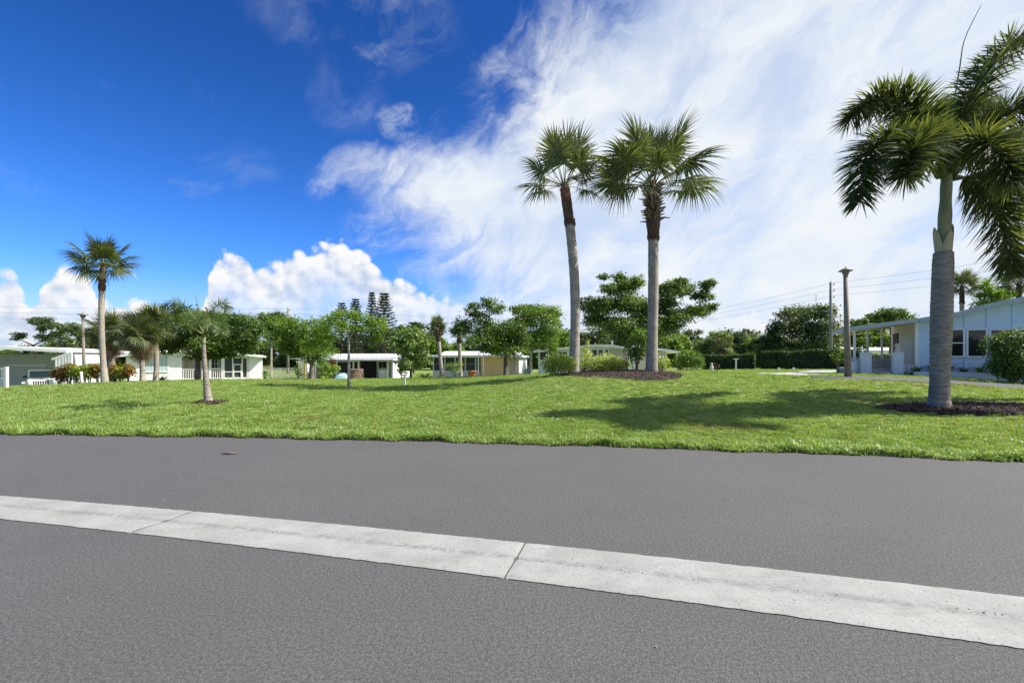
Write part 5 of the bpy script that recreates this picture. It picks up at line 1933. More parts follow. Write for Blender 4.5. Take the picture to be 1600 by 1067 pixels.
def breeze(x0, x1, z0, z1, y, nx, nz, parent):
    """pierced blocks: each a ring with a cross"""
    sx_, sz_ = (x1 - x0) / nx, (z1 - z0) / nz
    for i in range(nx):
        for j in range(nz):
            a, b_ = x0 + i * sx_, z0 + j * sz_
            m_ = MB()
            e = 0.16 * sx_
            m_.box(a, a + e, y, y + .09, b_ + e, b_ + sz_ - e).box(a + sx_ - e, a + sx_ - .003, y, y + .09, b_ + e, b_ + sz_ - e)
            m_.box(a, a + sx_ - .003, y, y + .09, b_, b_ + e).box(a, a + sx_ - .003, y, y + .09, b_ + sz_ - e, b_ + sz_ - .003)
            c0, c1 = (a + sx_ / 2, b_ + sz_ / 2), 0.16 * sx_
            m_.prism([(c0[0] - c1, c0[1]), (c0[0], c0[1] - c1), (c0[0] + c1, c0[1]), (c0[0], c0[1] + c1)], y + .01, y + .08)
            for sx2 in (-1, 1):
                for sz2 in (-1, 1):
                    m_.prism([(c0[0] + sx2 * .12 * sx_, c0[1] + sz2 * .06 * sz_), (c0[0] + sx2 * .40 * sx_, c0[1] + sz2 * .34 * sz_), (c0[0] + sx2 * .34 * sx_, c0[1] + sz2 * .40 * sz_), (c0[0] + sx2 * .06 * sx_, c0[1] + sz2 * .12 * sz_)][::(1 if sx2 * sz2 > 0 else -1)], y + .015, y + .075)
            m_.build('pierced_block', M['blockwhite'], parent)


breeze(f.x(1337, -.4), f.x(1345, -.4), 0.02, 0.78, -0.4, 1, 3, t)
breeze(f.x(1413, -.4), f.x(1427, -.4), 0.26, 0.62, -0.4, 2, 1, t)
MB().box(f.x(1413, -.4), f.x(1427, -.4), -0.42, -0.28, -0.05, 0.255).build('low_wall', M['drive'], t)
MB().box(f.x(1330, -.4), f.x(1336.5, -.4), -0.45, -0.2, -0.05, 0.72).build('low_pillar', M['blockwhite'], t)
# white planter kerb along the wall
pk = thing('planter_kerb', (f.o[0], f.o[1], f.b), 'low white planter edging along the foot of the blue house', 'planter', f.phi)
xk = f.x(1427, -1.1)
for k in range(9):
    a = xk + k * 0.98
    MB().box(a + .004, a + .976, -1.25, -1.05, -0.15, 0.26 + (0.015 if k % 2 else 0)).build('block', M['blockwhite'], pk)
MB().box(xk + .02, xk + 8.7, -1.049, -0.06, -0.15, 0.20).build('soil', M['mulch'], pk)
BLUE = f

# a far white building glimpsed through the porch
d = 62
x = px_x(1400, d); z = gz(x, d)
t = thing('far_building', (x, d, z), 'long low white building beyond the hedge, seen through the porch', 'building')
hh = CH - (545 - HY) * d / F - z
MB().box(-5.5, 5.5, 0, 6, 0, hh - .3).build('wall', M['white'], t)
MB().prism_x([(-.4, hh - .3), (6.4, hh - .3), (6.4, hh - .2), (3, hh + .25), (-.4, hh - .2)], -5.8, 5.8).build('roof', M['roofwhite'], t)
MB().box(-.3, 1.9, -.9, -.5, hh - .75, hh - .12).build('red_awning', M['red'], t)
for xx in (-3.5, 3.4):
    window(t, xx, xx + 1.2, 0.9, 1.7, 0, 'white', 'glass', 2, 1)

# ------------------------------------------------------------------ shrubs, hedges, small plants
def bush(name, label, base, blobs, mat, leaf, dens, seed, stems=5, cat='shrub', flowers=None, nfl=0, aspect=0.45, group=None, flat=0.5):
    """blobs relative to the foot: (x, y, z, rx, ry, rz)"""
    r = np.random.default_rng(seed)
    t = thing(name, base, label, cat, group=group)
    st = MB()
    for k in range(stems):
        b_ = blobs[k % len(blobs)]
        st.tube([(r.normal(0, .05), r.normal(0, .05), -0.05), (b_[0] * .5 + r.normal(0, .04), b_[1] * .5, b_[2] * .5), (b_[0], b_[1], b_[2])], [0.025, 0.018, 0.008], 5)
    st.build('stems', M['bark'], t, smooth=True)
    Vs, Qs, o = [], [], 0
    tips = []
    for b_ in blobs:
        rx, ry, rz = b_[3:]
        n = max(40, int(dens * (rx * ry + rx * rz + ry * rz) * 4))
        p, u = pad_points(r, b_[:3], (rx, ry, rz), n, 0.4, 0.3)
        p += r.normal(0, 0.08, p.shape) * np.array([rx, ry, rz])
        p[:, 2] = np.maximum(p[:, 2], 0.02)
        V, Q = leaf_quads(r, p, u * (1 - flat) + np.array([0, 0, flat]) + r.normal(0, 0.45, u.shape), leaf * r.uniform(.6, 1.3, n), aspect)
        Vs.append(V); Qs.append(Q + o); o += len(V)
        tips.append(p[(u[:, 2] > 0.2)])
    link('leaves', array_mesh('leaves', np.concatenate(Vs), np.concatenate(Qs)), M[mat], t)
    if flowers:
        T = np.concatenate(tips)
        T = T[r.choice(len(T), min(nfl, len(T)), replace=False)] + np.array([0, 0, 0.04])
        V, Q = leaf_quads(r, T, np.array([0, -0.4, 0.8]) + r.normal(0, .3, T.shape), leaf * 0.9, 0.8)
        link('flowers', array_mesh('flowers', V, Q), M[flowers], t)
    return t


def px_bush(name, label, px, py, d, blobs_px, mat, leaf, dens, seed, **kw):
    base = on_ground(px, py, d)
    k = F / d
    r = np.random.default_rng(seed + 500)
    bl = []
    for cx, cy, rx, ry in blobs_px:
        c = P(cx, cy, d) - base
        g_ = 1.42 if d < 22 else (1.4 if name == 'croton_shrub' else 1.05)
        bl.append((c.x, r.uniform(-.25, .25) * rx / k, c.z, rx / k * g_, rx / k * .9 * g_, ry / k * g_))
    return bush(name, label, base, bl, mat, leaf, dens, seed, **kw)


def spiky(name, label, base, n, L, mat, seed, w=0.03, up=0.9, cat='plant', group=None):
    """rosette of strap leaves"""
    r = np.random.default_rng(seed)
    t = thing(name, base, label, cat, group=group)
    mb = MB()
    for k in range(n):
        a = k * 2.39996 + r.normal(0, .2)
        e = up * r.uniform(.5, 1.3)
        l = L * r.uniform(.7, 1.15)
        d0 = Vector((math.cos(a), math.sin(a), e)).normalized()
        s = Vector((-math.sin(a), math.cos(a), 0))
        vs = []
        for i in range(5):
            u = i / 4
            p = d0 * l * u + Vector((0, 0, -.35 * l * u ** 2.2))
            ww = w * (.6 + .8 * u if u < .4 else 1.0 * (1 - (u - .4) / .6) + .02)
            vs += [p - s * ww, p + s * ww]
        mb.add(vs, [(2 * i, 2 * i + 1, 2 * i + 3, 2 * i + 2) for i in range(4)])
    mb.build('leaves', M[mat], t)
    MB().tube([(0, 0, -0.05), (0, 0, 0.08)], [0.05, 0.03], 6).build('stem', M['bark'], t)
    return t


# mulch island planting
px_bush('flowering_shrub', 'yellow green flowering shrub at the outer end of the mulch island', 872, 584, 20.2, [(860, 569, 12, 10), (876, 566, 13, 11), (888, 570, 10, 10), (868, 575, 14, 8)], 'lime', 0.05, 300, 201, flowers='flower', nfl=60)
px_bush('lime_shrub', 'tall thin lime green shrub beside the slender palm trunk', 912, 583, 21.0, [(910, 566, 10, 10), (918, 556, 7, 8), (913, 548, 5, 6), (918, 538, 3, 5), (908, 575, 11, 8)], 'lime', 0.055, 130, 202)
px_bush('flowering_shrub', 'broad yellow green shrub with pale blooms in the middle of the mulch island', 948, 583, 20.8, [(932, 569, 13, 10), (948, 566, 14, 10), (963, 570, 13, 9), (945, 575, 18, 7), (975, 572, 9, 8)], 'lime', 0.05, 300, 203, flowers='flower', nfl=90)
b = px_bush('sapling', 'young two stemmed tree in leaf on the mulch island', 993, 582, 20.4, [(990, 535, 9, 10), (998, 524, 8, 8), (985, 548, 8, 9), (1002, 548, 10, 11), (994, 558, 11, 8), (1004, 534, 7, 9)], 'mdleaf', 0.07, 140, 204, stems=6, cat='tree')
px_bush('flowering_shrub', 'pale blooming shrub at the foot of the ruffed palm', 1032, 583, 20.9, [(1025, 571, 9, 10), (1037, 568, 8, 8)], 'lime', 0.05, 260, 205, flowers='flower', nfl=40)
px_bush('orange_flower', 'small orange flower spike among the island shrubs', 979, 583, 20.6, [(977, 556, 3, 4), (979, 562, 3, 4)], 'orange', 0.035, 60, 206, stems=2, cat='plant')
px_bush('round_bush', 'rounded bright green bush beside the gabled house end wall', 1075, 581, 25, [(1065, 564, 13, 13), (1083, 562, 14, 14), (1074, 555, 14, 9), (1092, 568, 10, 10), (1060, 572, 11, 8)], 'mdleaf', 0.07, 120, 207)
# crotons near the carport house
r = np.random.default_rng(300)
for i, (px, py, w_, h_, m_, lb) in enumerate(((94, 583, 10, 9, 'croton', 'red and green croton next to the parked vehicle'), (108, 577, 11, 9, 'croton', 'croton with orange tips against the slatted screen'),
                                           (122, 580, 12, 9, 'lime', 'bright lime plant around the small white post'), (140, 578, 13, 9, 'lime', 'yellow green shrub between lamp post and lone palm'),
                                           (152, 577, 9, 9, 'croton', 'orange croton just before the lone palm'), (180, 580, 10, 9, 'croton', 'dark croton right behind the lone palm trunk'),
                                           (188, 582, 9, 7, 'lime', 'pale leafed plant near the white house corner'), (200, 577, 9, 8, 'croton', 'deep red croton at the white house corner'))):
    px_bush('croton_shrub', lb, px, 592, 24.2 - 0.1 * i, [(px - w_ * .35, py, w_ * .7, h_ * .8), (px + w_ * .35, py + 1, w_ * .7, h_ * .8), (px, py - h_ * .35, w_ * .6, h_ * .6), (px - 3, py + h_ * .75, w_ * .75, h_ * .6), (px + 4, py + h_ * .8, w_ * .7, h_ * .6)], m_, 0.085, 90, 301 + i, aspect=0.35)
# around the white house and the porch house
px_bush('small_shrub', 'small dark shrub at the white house end by the fence', 413, 592, 36, [(412, 583, 5, 6), (417, 585, 5, 5)], 'mdleaf', 0.08, 80, 320)
spiky('yucca', 'spiky yucca under the blue grey shutters', on_ground(252, 594, 28), 36, 0.95, 'foxlight', 321, 0.035, 1.2)
spiky('yucca', 'shorter spiky plant leaning beside the paler trunked palm', on_ground(233, 594, 28), 26, 0.7, 'foxlight', 322, 0.03, 1.0)
px_bush('small_shrub', 'feathery green shrub in front of the shaded porch', 512, 592, 36, [(506, 573, 11, 9), (520, 577, 10, 8), (510, 584, 12, 7)], 'ltleaf', 0.10, 60, 323)
spiky('yellow_plant', 'yellow green spiky plant below the feathery shrub', on_ground(508, 593, 34), 40, 0.75, 'lime', 324, 0.03, 0.9)
px_bush('small_shrub', 'dark shrub by the yellow post and fence', 466, 592, 40, [(465, 578, 6, 9), (470, 585, 6, 6)], 'dkleaf', 0.10, 60, 325)
px_bush('red_shrub', 'dark red leafed shrub inside the shaded porch', 518, 590, 44, [(519, 566, 5, 6), (522, 574, 5, 6)], 'redleaf', 0.10, 60, 326)
px_bush('red_shrub', 'reddish shrub at the end wall of the porch house', 627, 590, 43, [(626, 571, 4, 6), (630, 578, 4, 6)], 'redleaf', 0.09, 60, 327)
px_bush('small_shrub', 'grey green shrub growing before the lanai screens', 711, 590, 36, [(705, 572, 9, 6), (716, 570, 9, 6), (711, 579, 9, 6)], 'bgleaf2', 0.08, 70, 328)
spiky('date_palm', 'dwarf palm with yellowing fronds beside the lanai', on_ground(662, 591, 35), 46, 1.15, 'foxlight', 329, 0.05, 0.9)
spiky('agave', 'dark agave on the ground by the lanai corner', on_ground(683, 592, 35), 26, 0.6, 'sabal', 330, 0.04, 0.8)
# right side
px_bush('sapling', 'small light green sapling by the lamp post and hedge', 1308, 581, 23, [(1306, 556, 8, 6), (1314, 552, 8, 6), (1309, 563, 9, 6)], 'ltleaf', 0.07, 90, 331, stems=5)
px_bush('red_plant', 'thin reddish cordyline in front of the hedge', 1120, 577, 40, [(1117, 570, 4, 5), (1123, 571, 3, 4)], 'redleaf', 0.045, 14, 332)
px_bush('big_shrub', 'large glossy round shrub hiding the windows of the blue house', 1585, 592, 18.6, [(1562, 542, 17, 15), (1582, 532, 17, 13), (1600, 545, 20, 18), (1575, 560, 20, 14), (1598, 568, 20, 13), (1622, 550, 20, 18), (1568, 575, 18, 11), (1590, 582, 20, 10), (1612, 580, 18, 12)], 'dkleaf', 0.055, 330, 333, stems=8)
for i in range(15):
    x = BLUE.x(1432, -.6) + i * 0.56
    wx = BLUE.o[0] + BLUE.c * x + BLUE.s * .6
    wy = BLUE.o[1] + BLUE.s * x - BLUE.c * .6
    lb = 'tufted dull olive plant in the white planter along the blue house' if i % 2 else 'tufted fresh green plant in the white planter along the blue house'
    o = spiky('border_plant', lb, (wx, wy, BLUE.b + .19), 44, 0.66 + .14 * (i % 3), 'sabal' if i % 2 else 'mdleaf', 340 + i, 0.02, 1.4, group='plants in the blue house planter')


def hedge(label, px0, px1, d0, d1, py_top0, py_top1, seed, thick=1.2):
    a = Vector((px_x(px0, d0), d0, 0)); b_ = Vector((px_x(px1, d1), d1, 0))
    za, zb = gz(a.x, a.y), gz(b_.x, b_.y)
    t = thing('clipped_hedge', (a.x, a.y, za), label, 'hedge', math.atan2(b_.y - a.y, b_.x - a.x))
    L = (b_ - a).length
    ha = CH - (py_top0 - HY) * d0 / F - za
    hb = CH - (py_top1 - HY) * d1 / F - za
    MB().prism([(0.1, -.3 + min(0, zb - za)), (L - .1, -.3 + min(0, zb - za)), (L - .1, hb - .12), (.1, ha - .12)], 0.12, thick - .12).build('shade_fill', M['shade_core'], t)  # solid dark box standing in for the shade inside the hedge
    r = np.random.default_rng(seed)
    n = int(L * 2.2 * 260)
    x = r.uniform(0, L, n)
    top = r.random(n) < 0.4
    wob = 0.10 * np.sin(x * 1.7) + .05 * np.sin(x * 4.1)
    h = ha + (hb - ha) * x / L + wob * .5
    z = np.where(top, h + r.normal(0, .05, n), r.uniform(-.2, 1, n) * h)
    y = np.where(top, r.uniform(0, thick, n), wob + r.normal(0.02, .07, n))
    N = np.where(top[:, None], np.array([0, 0, 1.0]), np.array([0, -1.0, .3])) + r.normal(0, .5, (n, 3))
    V, Q = leaf_quads(r, np.stack([x, y, z], 1), N, r.uniform(.06, .13, n), .5)
    link('leaves', array_mesh('leaves', V, Q), M['hedge'], t)


hedge('long tall clipped hedge running behind the pale drive', 1187, 1345, 46, 40, 550.5, 546, 401, 1.4)
hedge('lower clipped hedge ending behind the round bush', 1096, 1180, 50, 47, 556, 554, 402, 1.4)
hedge('clipped hedge seen between the porch columns', 1350, 1500, 41, 38, 556, 553, 403, 1.4)

# ------------------------------------------------------------------ lamp posts, poles and wires
def lamp_post(label, base, H, r0, r1, seed, lean=0.0, head=1.0):
    t = thing('lamp_post', base, label, 'street lamp')
    MB().tube([(0, 0, -0.1), (lean * .5, 0, H * .5), (lean, 0, H)], [r0, (r0 + r1) / 2, r1], 12).build('post', M['post'], t, smooth=True)
    hd = MB().lathe([(r1 * .9, 0), (r1 * 1.0, .03), (.10 * head, .10), (.17 * head, .26), (.18 * head, .28)], (lean, 0, H - .01), 14).build('lantern', M['cap'], t, smooth=True)
    MB().lathe([(.30 * head, 0), (.31 * head, .02), (.12 * head, .11), (.03, .13), (.03, .18), (.012, .20)], (lean, 0, H + .27), 18).build('lamp_hood', M['cap'], hd, smooth=True)


b = on_ground(1325, 588, 19)
lamp_post('tall wooden lamp post with hooded lantern beside the blue house porch', b, CH - (434 - HY) * 19 / F - b.z, 0.130, 0.080, 1, -0.10, 0.85)
b = on_ground(132, 590, 29)
lamp_post('slimmer lamp post with flat head behind the croton bed', b, CH - (499 - HY) * 29 / F - b.z, 0.085, 0.07, 2, -0.10, 0.9)


def pole_at(px, d, py_top):
    x = px_x(px, d)
    z = gz(x, d)
    return Vector((x, d, z)), CH - (py_top - HY) * d / F - z


def utility_pole(label, base, H, seed, transformer=False):
    t = thing('utility_pole', base, label, 'utility pole')
    MB().tube([(0, 0, -.3), (0, 0, H * .5), (0, 0, H)], [.19, .16, .12], 10).build('pole', M['pole'], t, smooth=True)
    for z in (H - .25, H - .95, H - 1.65):
        br = MB().box(0.0, .42, -.04, .04, z - .05, z + .02).build('bracket', M['metal'], t)
        MB().lathe([(.05, 0), (.07, .05), (.04, .09), (.06, .14), (.02, .18)], (.40, 0, z + .02), 10).build('insulator', M['lamp'], br, smooth=True)
    MB().tube([(0, 0, H - .05), (-.04, 0, H + .5)], [.02, .01], 5).build('lightning_rod', M['metal'], t)
    if transformer:
        tr = MB().lathe([(.02, 0), (.20, .03), (.20, .62), (.14, .70), (.03, .72)], (.46, 0, H - 4.8), 14).build('transformer', M['metal'], t, smooth=True)
        MB().tube([(.02, 0, H - 3.0), (.5, 0, H - 2.7), (.62, 0, H - 2.75)], [.03, .03, .05], 6).build('lamp_arm', M['metal'], t)
        MB().tube([(.0, .14, 0), (.0, .15, 2.6)], [.09, .09], 8).build('cable_guard', M['metal'], t)


pa, Ha = pole_at(1298, 50, 441)
utility_pole('wooden utility pole with transformer behind the long hedge', pa, Ha, 1, True)
pb, Hb = pole_at(450, 60, 481)
utility_pole('wooden utility pole rising behind the white house fence', pb, Hb, 2)
pc = Vector((px_x(985, 88), 88, gz(px_x(985, 88), 88)))
Hc = 8.6
utility_pole('far utility pole hidden behind the huge tiered tree', pc, Hc, 3)
pdv = Vector((px_x(1980, 27), 27, gz(px_x(1980, 27), 27)))
pe = Vector((px_x(-420, 52), 52, gz(px_x(-420, 52), 52)))


def wire(label, a, b_, sag, rad=0.010):
    mid = (a + b_) / 2
    n = 24
    t = thing('power_line', mid, label, 'power line', group='overhead wires')
    pts = [a.lerp(b_, i / n) + Vector((0, 0, -sag * 4 * (i / n) * (1 - i / n))) - mid for i in range(n + 1)]
    MB().tube(pts, rad, 5).build('cable', M['wire'], t, smooth=True)


for k, lv in enumerate(('topmost', 'middle', 'lowest')):
    dz = -.25 - .7 * k + .2
    o = Vector((.4, 0, 0))
    wire(lv + ' wire from the transformer pole over the blue house', pa + o + Vector((0, 0, Ha + dz)), pdv + Vector((0, 0, 9.6 - .75 * k)), .35)
    wire(lv + ' wire from the transformer pole towards the huge tiered tree', pa + o + Vector((0, 0, Ha + dz)), pc + o + Vector((0, 0, Hc + dz)), .5)
    wire(lv + ' wire between the fence pole and the huge tiered tree', pb + o + Vector((0, 0, Hb + dz)), pc + o + Vector((0, 0, Hc + dz)), .5)
    wire(lv + ' wire running from the fence pole over the lone palm', pb + o + Vector((0, 0, Hb + dz)), pe + Vector((0, 0, 9.0 + dz)), .6)
# thin mast above the oak
x = px_x(1275, 70)
t = thing('antenna_mast', (x, 70, gz(x, 70)), 'thin antenna mast sticking up behind the oak', 'antenna')
H = CH - (459 - HY) * 70 / F - gz(x, 70)
MB().tube([(0, 0, -.2), (0, 0, H)], [.05, .035], 6).build('mast', M['metal'], t)
for z, w in ((H - .2, .5), (H - .5, .65), (H - .8, .5)):
    MB().tube([(-w / 2, 0, z), (w / 2, 0, z)], .015, 4).build('crossbar', M['metal'], t)

# ------------------------------------------------------------------ parked vehicle
def jeep(base, rz):
    t = thing('parked_vehicle', base, 'white boxy off road vehicle with slotted grille under the carport', 'car', rz)
    # faces local -y; x is across
    MB().prism_x([(-1.75, .62), (1.9, .62), (1.9, 1.12), (-.35, 1.12), (-.45, 1.16), (-1.72, 1.08)], -.68, .68).build('body', M['carpaint'], t)
    MB().prism_x([(-1.60, 1.085), (-.45, 1.165), (-.45, 1.20), (-1.55, 1.13)], -.60, .60).build('hood', M['carpaint'], t)
    g = MB().prism_x([(-1.84, .70), (-1.76, .70), (-1.74, 1.12), (-1.80, 1.12)], -.62, .62).build('grille', M['carpaint'], t)
    for k in range(7):
        x = (k - 3) * .115
        MB().prism_x([(-1.852, .74), (-1.82, .74), (-1.80, 1.04), (-1.832, 1.04)], x - .032, x + .032).build('slot', M['black'], g)
    for s in (-1, 1):
        MB().tube([(s * .50, -1.865, .93), (s * .50, -1.80, .93)], .105, 16).build('headlight', M['lamp'], t)
        MB().prism_x([(-1.80, .90), (-1.05, .98), (-.75, .78), (-.75, .72), (-1.10, .90), (-1.75, .82)][::-1], s * .80 - .14, s * .80 + .14).build('fender', M['carpaint'], t)
        MB().prism_x([(.75, .72), (1.0, .98), (1.7, .98), (1.9, .75), (1.7, .90), (1.05, .90)][::-1], s * .80 - .14, s * .80 + .14).build('fender', M['carpaint'], t)
        m_ = MB().box(s * .84 - .11, s * .84 + .11, -.42, -.34, 1.20, 1.38).build('mirror', M['black'], t)
        for y in (-1.25, 1.35):
            w = MB().tube([(s * .80 - .12, y, .38), (s * .80 + .12, y, .38)], .38, 20).build('wheel', M['tyre'], t)
            MB().tube([(s * .80 + s * .121, y, .38), (s * .80 + s * .135, y, .38)], .22, 14).build('rim', M['metal'], w)
        MB().box(s * .50 - .12, s * .50 + .12, -1.845, -1.81, .66, .69).build('turn_signal', M['yellow'], t)
    MB().box(-.80, .80, -2.02, -1.86, .46, .62).build('bumper', M['black'], t)
    wf = MB().prism_x([(-.42, 1.18), (-.36, 1.18), (-.12, 1.76), (-.20, 1.76)], -.70, .70).build('windshield_frame', M['carpaint'], t)
    MB().prism_x([(-.437, 1.25), (-.425, 1.25), (-.232, 1.70), (-.244, 1.70)], -.62, .62).build('windshield', M['tealglass'], wf)
    MB().box(-.69, .69, -.11, 1.88, 1.70, 1.78).build('roof', M['carpaint'], t)
    for s in (-1, 1):
        MB().prism_x([(-.30, 1.13), (1.88, 1.13), (1.86, 1.70), (-.11, 1.70)], s * .665 - .02, s * .665 + .02).build('side_window', M['glass'], t)


x = px_x(66, 33)
jb = Vector((x, 33, gz(x, 33)))
zj = CH - (579.5 - HY) * 33 / F - 1.78
jb.z = max(jb.z, zj)
jeep(Vector((x, 33, gz(x, 33))), math.radians(44))

# ------------------------------------------------------------------ small things
b = on_ground(5, 604, 18)
t = thing('white_gate', b, 'white railed gate with lower panel at the end of the lawn', 'gate')
MB().box(0.06, .17, -.05, .05, -.1, CH - (573 - HY) * 18 / F - b.z).build('gate_post', M['white'], t)
hg = CH - (574.5 - HY) * 18 / F - b.z
MB().box(-1.6, .055, -.025, .025, hg - .06, hg).build('rail', M['white'], t)
MB().box(-1.6, .055, -.02, .02, .38, .43).build('rail', M['white'], t)
MB().box(-1.6, .055, -.012, .012, .02, .375).build('panel', M['greywall'], t)
for k in range(12):
    MB().box(-1.55 + k * .135, -1.525 + k * .135, -.012, .012, .43, hg - .06).build('picket', M['white'], t)

b = on_ground(129, 592, 23.3)
t = thing('marker_post', b, 'short white leaning post among the croton plants', 'post')
MB().tube([(0, 0, -.1), (-.07, 0, .64)], [.055, .055], 8).build('post', M['white'], t)
MB().lathe([(.057, 0), (.06, .03), (.02, .07)], (-.07, 0, .63), 8).build('cap', M['white'], t)


def t_post(label, base, H, w):
    t = thing('tee_post', base, label, 'post')
    MB().box(-.045, .045, -.045, .045, -.1, H - .07).build('upright', M['offwhite'], t)
    MB().box(-w / 2, w / 2, -.09, .09, H - .07, H).build('top_board', M['offwhite'], t)


b = on_ground(632, 602, 22)
t_post('white tee topped stand alone on the lawn', b, CH - (585 - HY) * 22 / F - b.z, .32)
b = on_ground(1150, 577, 40)
t_post('pale tee shaped post in front of the lower hedge', b, CH - (560 - HY) * 40 / F - b.z, .45)
for px, d, lb in ((1217, 40, 'small white marker in front of the long hedge near its gap'), (1240, 39, 'white marker stone at the middle of the long hedge'), (1318, 30, 'little white marker by the sapling')):
    b = on_ground(px, 577, d)
    t = thing('garden_marker', b, lb, 'marker')
    MB().prism([(-.11, -.05), (.11, -.05), (.10, .16), (.04, .24), (-.06, .23), (-.10, .14)], -.07, .07).build('stone', M['white'], t)
b = on_ground(1112, 578, 40)
t = thing('garden_statue', b, 'small pale garden statue beside the red cordyline', 'statue')
MB().lathe([(.16, 0), (.18, .06), (.12, .12), (.15, .30), (.17, .42), (.10, .52), (.05, .56), (.10, .62), (.11, .70), (.06, .78), (.01, .80)], (0, 0, 0), 12).build('figure', M['statue'], t, smooth=True)
MB().box(-.2, .2, -.2, .2, -.08, .0).build('plinth', M['statue'], t)
# ornaments on the porch pillars
for px, lb, kind in ((1403.5, 'small pale seated dog statue on the pillar by the steps', 'dog'), (1353.5, 'little potted plant on the other porch pillar', 'pot')):
    lx = BLUE.x(px, -.5)
    wx, wy = BLUE.o[0] + BLUE.c * lx + BLUE.s * .29, BLUE.o[1] + BLUE.s * lx - BLUE.c * .29
    zz = BLUE.b + BLUE.z(px, 552, -.5) + .05
    if kind == 'dog':
        t = thing('dog_statue', (wx, wy, zz), lb, 'statue')
        MB().lathe([(.10, 0), (.12, .04), (.11, .12), (.085, .22), (.06, .29)], (0, 0, 0), 12).build('body', M['statue'], t, smooth=True)
        h_ = MB().lathe([(.03, 0), (.075, .03), (.085, .08), (.06, .14), (.01, .16)], (-.02, 0, .27), 12).build('head', M['statue'], t, smooth=True)
        MB().tube([(-.06, 0, .34), (-.15, 0, .32)], [.045, .03], 8).build('muzzle', M['statue'], h_)
        for s in (-1, 1):
            MB().prism_x([(s * .05 - .02, .38), (s * .05 + .02, .38), (s * .06, .46)], -.03, 0.0).build('ear', M['statue'], h_)
    else:
        t = thing('potted_plant', (wx, wy, zz), lb, 'plant')
        MB().lathe([(.06, 0), (.09, .12), (.10, .13), (.07, .13)], (0, 0, 0), 12).build('pot', M['tan'], t, smooth=True)
        rr = np.random.default_rng(5)
        p, u = pad_points(rr, (0, 0, .2), (.12, .12, .09), 90)
        V, Q = leaf_quads(rr, p, u, .035)
        link('leaves', array_mesh('leaves', V, Q), M['mdleaf'], t)

# yard things round the porch house
b = on_ground(556, 594, 37)
t = thing('stone_drum', b, 'squat round drum of rough pinkish brown stones before the porch', 'planter')
MB().lathe([(.62, -.2), (.60, .3), (.50, .55), (.53, .86), (.45, .88)], (0, 0, 0), 22).build('core', M['shade_core'], t)
st = MB(); rr = np.random.default_rng(8)
for row in range(8):
    z = -.05 + row * .118
    R = float(np.interp(z, [0, .3, .55, .9], [.64, .60, .535, .56]))
    for k in range(24):
        a = (k + (row % 2) * .5) * 2 * math.pi / 24
        c = Vector((math.cos(a) * R, math.sin(a) * R, z + .055))
        T, O = Vector((-math.sin(a), math.cos(a), 0)), Vector((math.cos(a), math.sin(a), 0))
        e = rr.uniform(.03, .075)
        vs = [c + T * s1_ * .066 + Vector((0, 0, s2_ * .048)) - O * .03 for s1_, s2_ in ((-1, -1), (1, -1), (1, 1), (-1, 1))] + [c + T * s1_ * .05 + Vector((0, 0, s2_ * .036)) + O * e for s1_, s2_ in ((-1, -1), (1, -1), (1, 1), (-1, 1))]
        st.add(vs, [(4, 5, 6, 7), (0, 1, 5, 4), (1, 2, 6, 5), (2, 3, 7, 6), (3, 0, 4, 7)])
o = st.build('stones', M['brick'], t); o['kind'] = 'stuff'
b = on_ground(535, 594, 38)
t = thing('covered_heap', b, 'light blue tarpaulin over a low heap beside the stone drum', 'tarpaulin')
rr = np.random.default_rng(9)
V = []; nx_, ny_ = 12, 8
for j in range(ny_ + 1):
    for i in range(nx_ + 1):
        u, v = i / nx_, j / ny_
        hgt = .58 * (math.sin(math.pi * u) ** .5) * (math.sin(math.pi * min(1, v * 1.0)) ** .5 if 0 < v < 1 else 0) + rr.normal(0, .03)
        V.append(((u - .5) * 1.15, (v - .5) * .9, max(-.03, hgt)))
MB().add(V, [(j * (nx_ + 1) + i, j * (nx_ + 1) + i + 1, (j + 1) * (nx_ + 1) + i + 1, (j + 1) * (nx_ + 1) + i) for j in range(ny_) for i in range(nx_)]).build('tarp', M['bluetarp'], t, smooth=True)
b = on_ground(476, 592, 39)
t = thing('yellow_post', b, 'upright yellow painted board by the porch house corner', 'post')
MB().box(-.07, .07, -.03, .03, -.1, 1.75).build('board', M['yellow'], t)
MB().box(-.16, .16, -.034, -.031, .35, .5).build('cross_piece', M['yellow'], t)
# chain link fence between the white house and the porch house
b = on_ground(412, 592, 43)
e = on_ground(463, 592, 44)
t = thing('wire_fence', b, 'grey chain link fence between the white house and the porch house', 'fence')
v = e - b
for k in range(5):
    p = v * (k / 4)
    MB().tube([p + Vector((0, 0, -.1)), p + Vector((0, 0, 1.18))], .03, 6).build('fence_post', M['metal'], t)
MB().tube([Vector((0, 0, 1.15)), v + Vector((0, 0, 1.15))], .022, 5).build('top_rail', M['metal'], t)
wm = MB()
L = v.length; u = v.normalized(); nW = 44
for k in range(-8, nW):
    for s in (1, -1):
        x0, x1 = k * L / nW, (k + 8) * L / nW
        z0, z1 = (0.02, 1.14) if s > 0 else (1.14, 0.02)
        if x0 < 0: z0 = z0 + (z1 - z0) * (-x0) / (x1 - x0); x0 = 0
        if x1 > L: z1 = z0 + (z1 - z0) * (L - x0) / (x1 - x0); x1 = L
        wm.tube([u * x0 + Vector((0, .01 * s, z0)), u * x1 + Vector((0, .01 * s, z1))], .006, 3, False)
wm.build('wire_mesh', M['metal'], t)
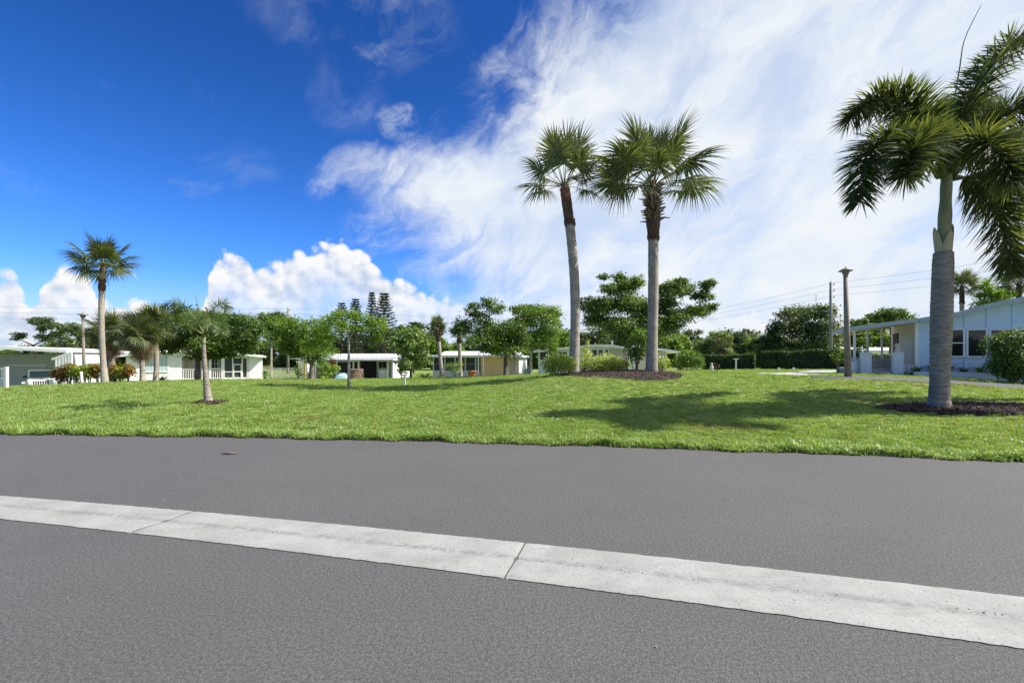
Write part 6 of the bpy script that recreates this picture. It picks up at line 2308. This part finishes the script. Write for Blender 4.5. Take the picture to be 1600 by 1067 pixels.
# round the peach house
b = on_ground(738, 590, 40)
t = thing('clay_pot', b, 'terracotta pot standing before the lanai', 'pot')
MB().lathe([(.20, -.03), (.34, .30), (.38, .55), (.42, .56), (.42, .63), (.30, .60)], (0, 0, 0), 16).build('pot', M['terracotta'], t, smooth=True)
MB().lathe([(.25, .58), (.33, .595)], (0, 0, 0), 12).build('soil', M['mulch'], t)
b = on_ground(825, 588, 40)
t = thing('condenser', b, 'grey air conditioner box beside the peach house end wall', 'air conditioner')
MB().box(-.38, .38, -.35, .35, -.05, .62).build('housing', M['metal'], t)
for k in range(7):
    MB().box(-.34, .34, -.362, -.352, .06 + k * .075, .10 + k * .075).build('louvre', M['greywall'], t)
MB().lathe([(.28, .62), (.28, .65), (.2, .66)], (0, 0, 0), 16).build('fan_guard', M['black'], t)

# ------------------------------------------------------------------ litter on the road
x, y = road_pt(360, 709.5)
t_ = MB()
t_.add([(-.16, -.01, .012), (-.06, -.035, .03), (.05, -.03, .022), (.15, 0, .03), (.05, .03, .026), (-.06, .03, .02), (-.02, 0, .008)],
       [(0, 1, 6), (1, 2, 6), (2, 3, 6), (3, 4, 6), (4, 5, 6), (5, 0, 6)])
o = t_.build('fallen_leaf', M['leafdry']); o.location = (x, y, 0)
tag(o, 'single curled brown leaf lying on the asphalt', 'leaf')
rr = np.random.default_rng(55)
pb_ = MB()
for k in range(90):
    x = rr.uniform(-9, 7); y = 1.7 + rr.uniform(0, 1) * (float(edge_y(x)) - 1.8)
    s = abs(rr.normal(.002, .002)) + .0015
    pb_.lathe([(.3 * s, 0), (s, .4 * s), (.7 * s, 1.0 * s), (.1 * s, 1.2 * s)], (x, y, .001), 5)
gd_ = MB()
for k in range(260):
    x = rr.uniform(-9, 6)
    a, b_ = float(quad_ext(_gc0, x)), float(quad_ext(_gc1, x))
    y = a + (b_ - a) * (.52 + rr.normal(0, .022) + .012 * math.sin(x * 5))
    s = abs(rr.normal(.002, .002)) + .001
    an = rr.uniform(0, 6.28)
    zc = .0085 + abs(y - (a + (b_ - a) * .52)) / (b_ - a) * .02
    q = [(x + math.cos(an + j * 1.57) * s * (1.6 if j % 2 else .8), y + math.sin(an + j * 1.57) * s * (1.6 if j % 2 else .8), zc) for j in range(4)]
    gd_.add(q + [(x, y, zc + s * .7)], [(0, 1, 4), (1, 2, 4), (2, 3, 4), (3, 0, 4)])
tag(gd_.build('gutter_dirt', M['joint']), 'dark crumbs of dirt gathered along the low line of the gutter', 'dirt', kind='stuff')
o = pb_.build('grit', M['concrete']); tag(o, 'scattered grit and tiny stones on the asphalt', 'grit', kind='stuff')
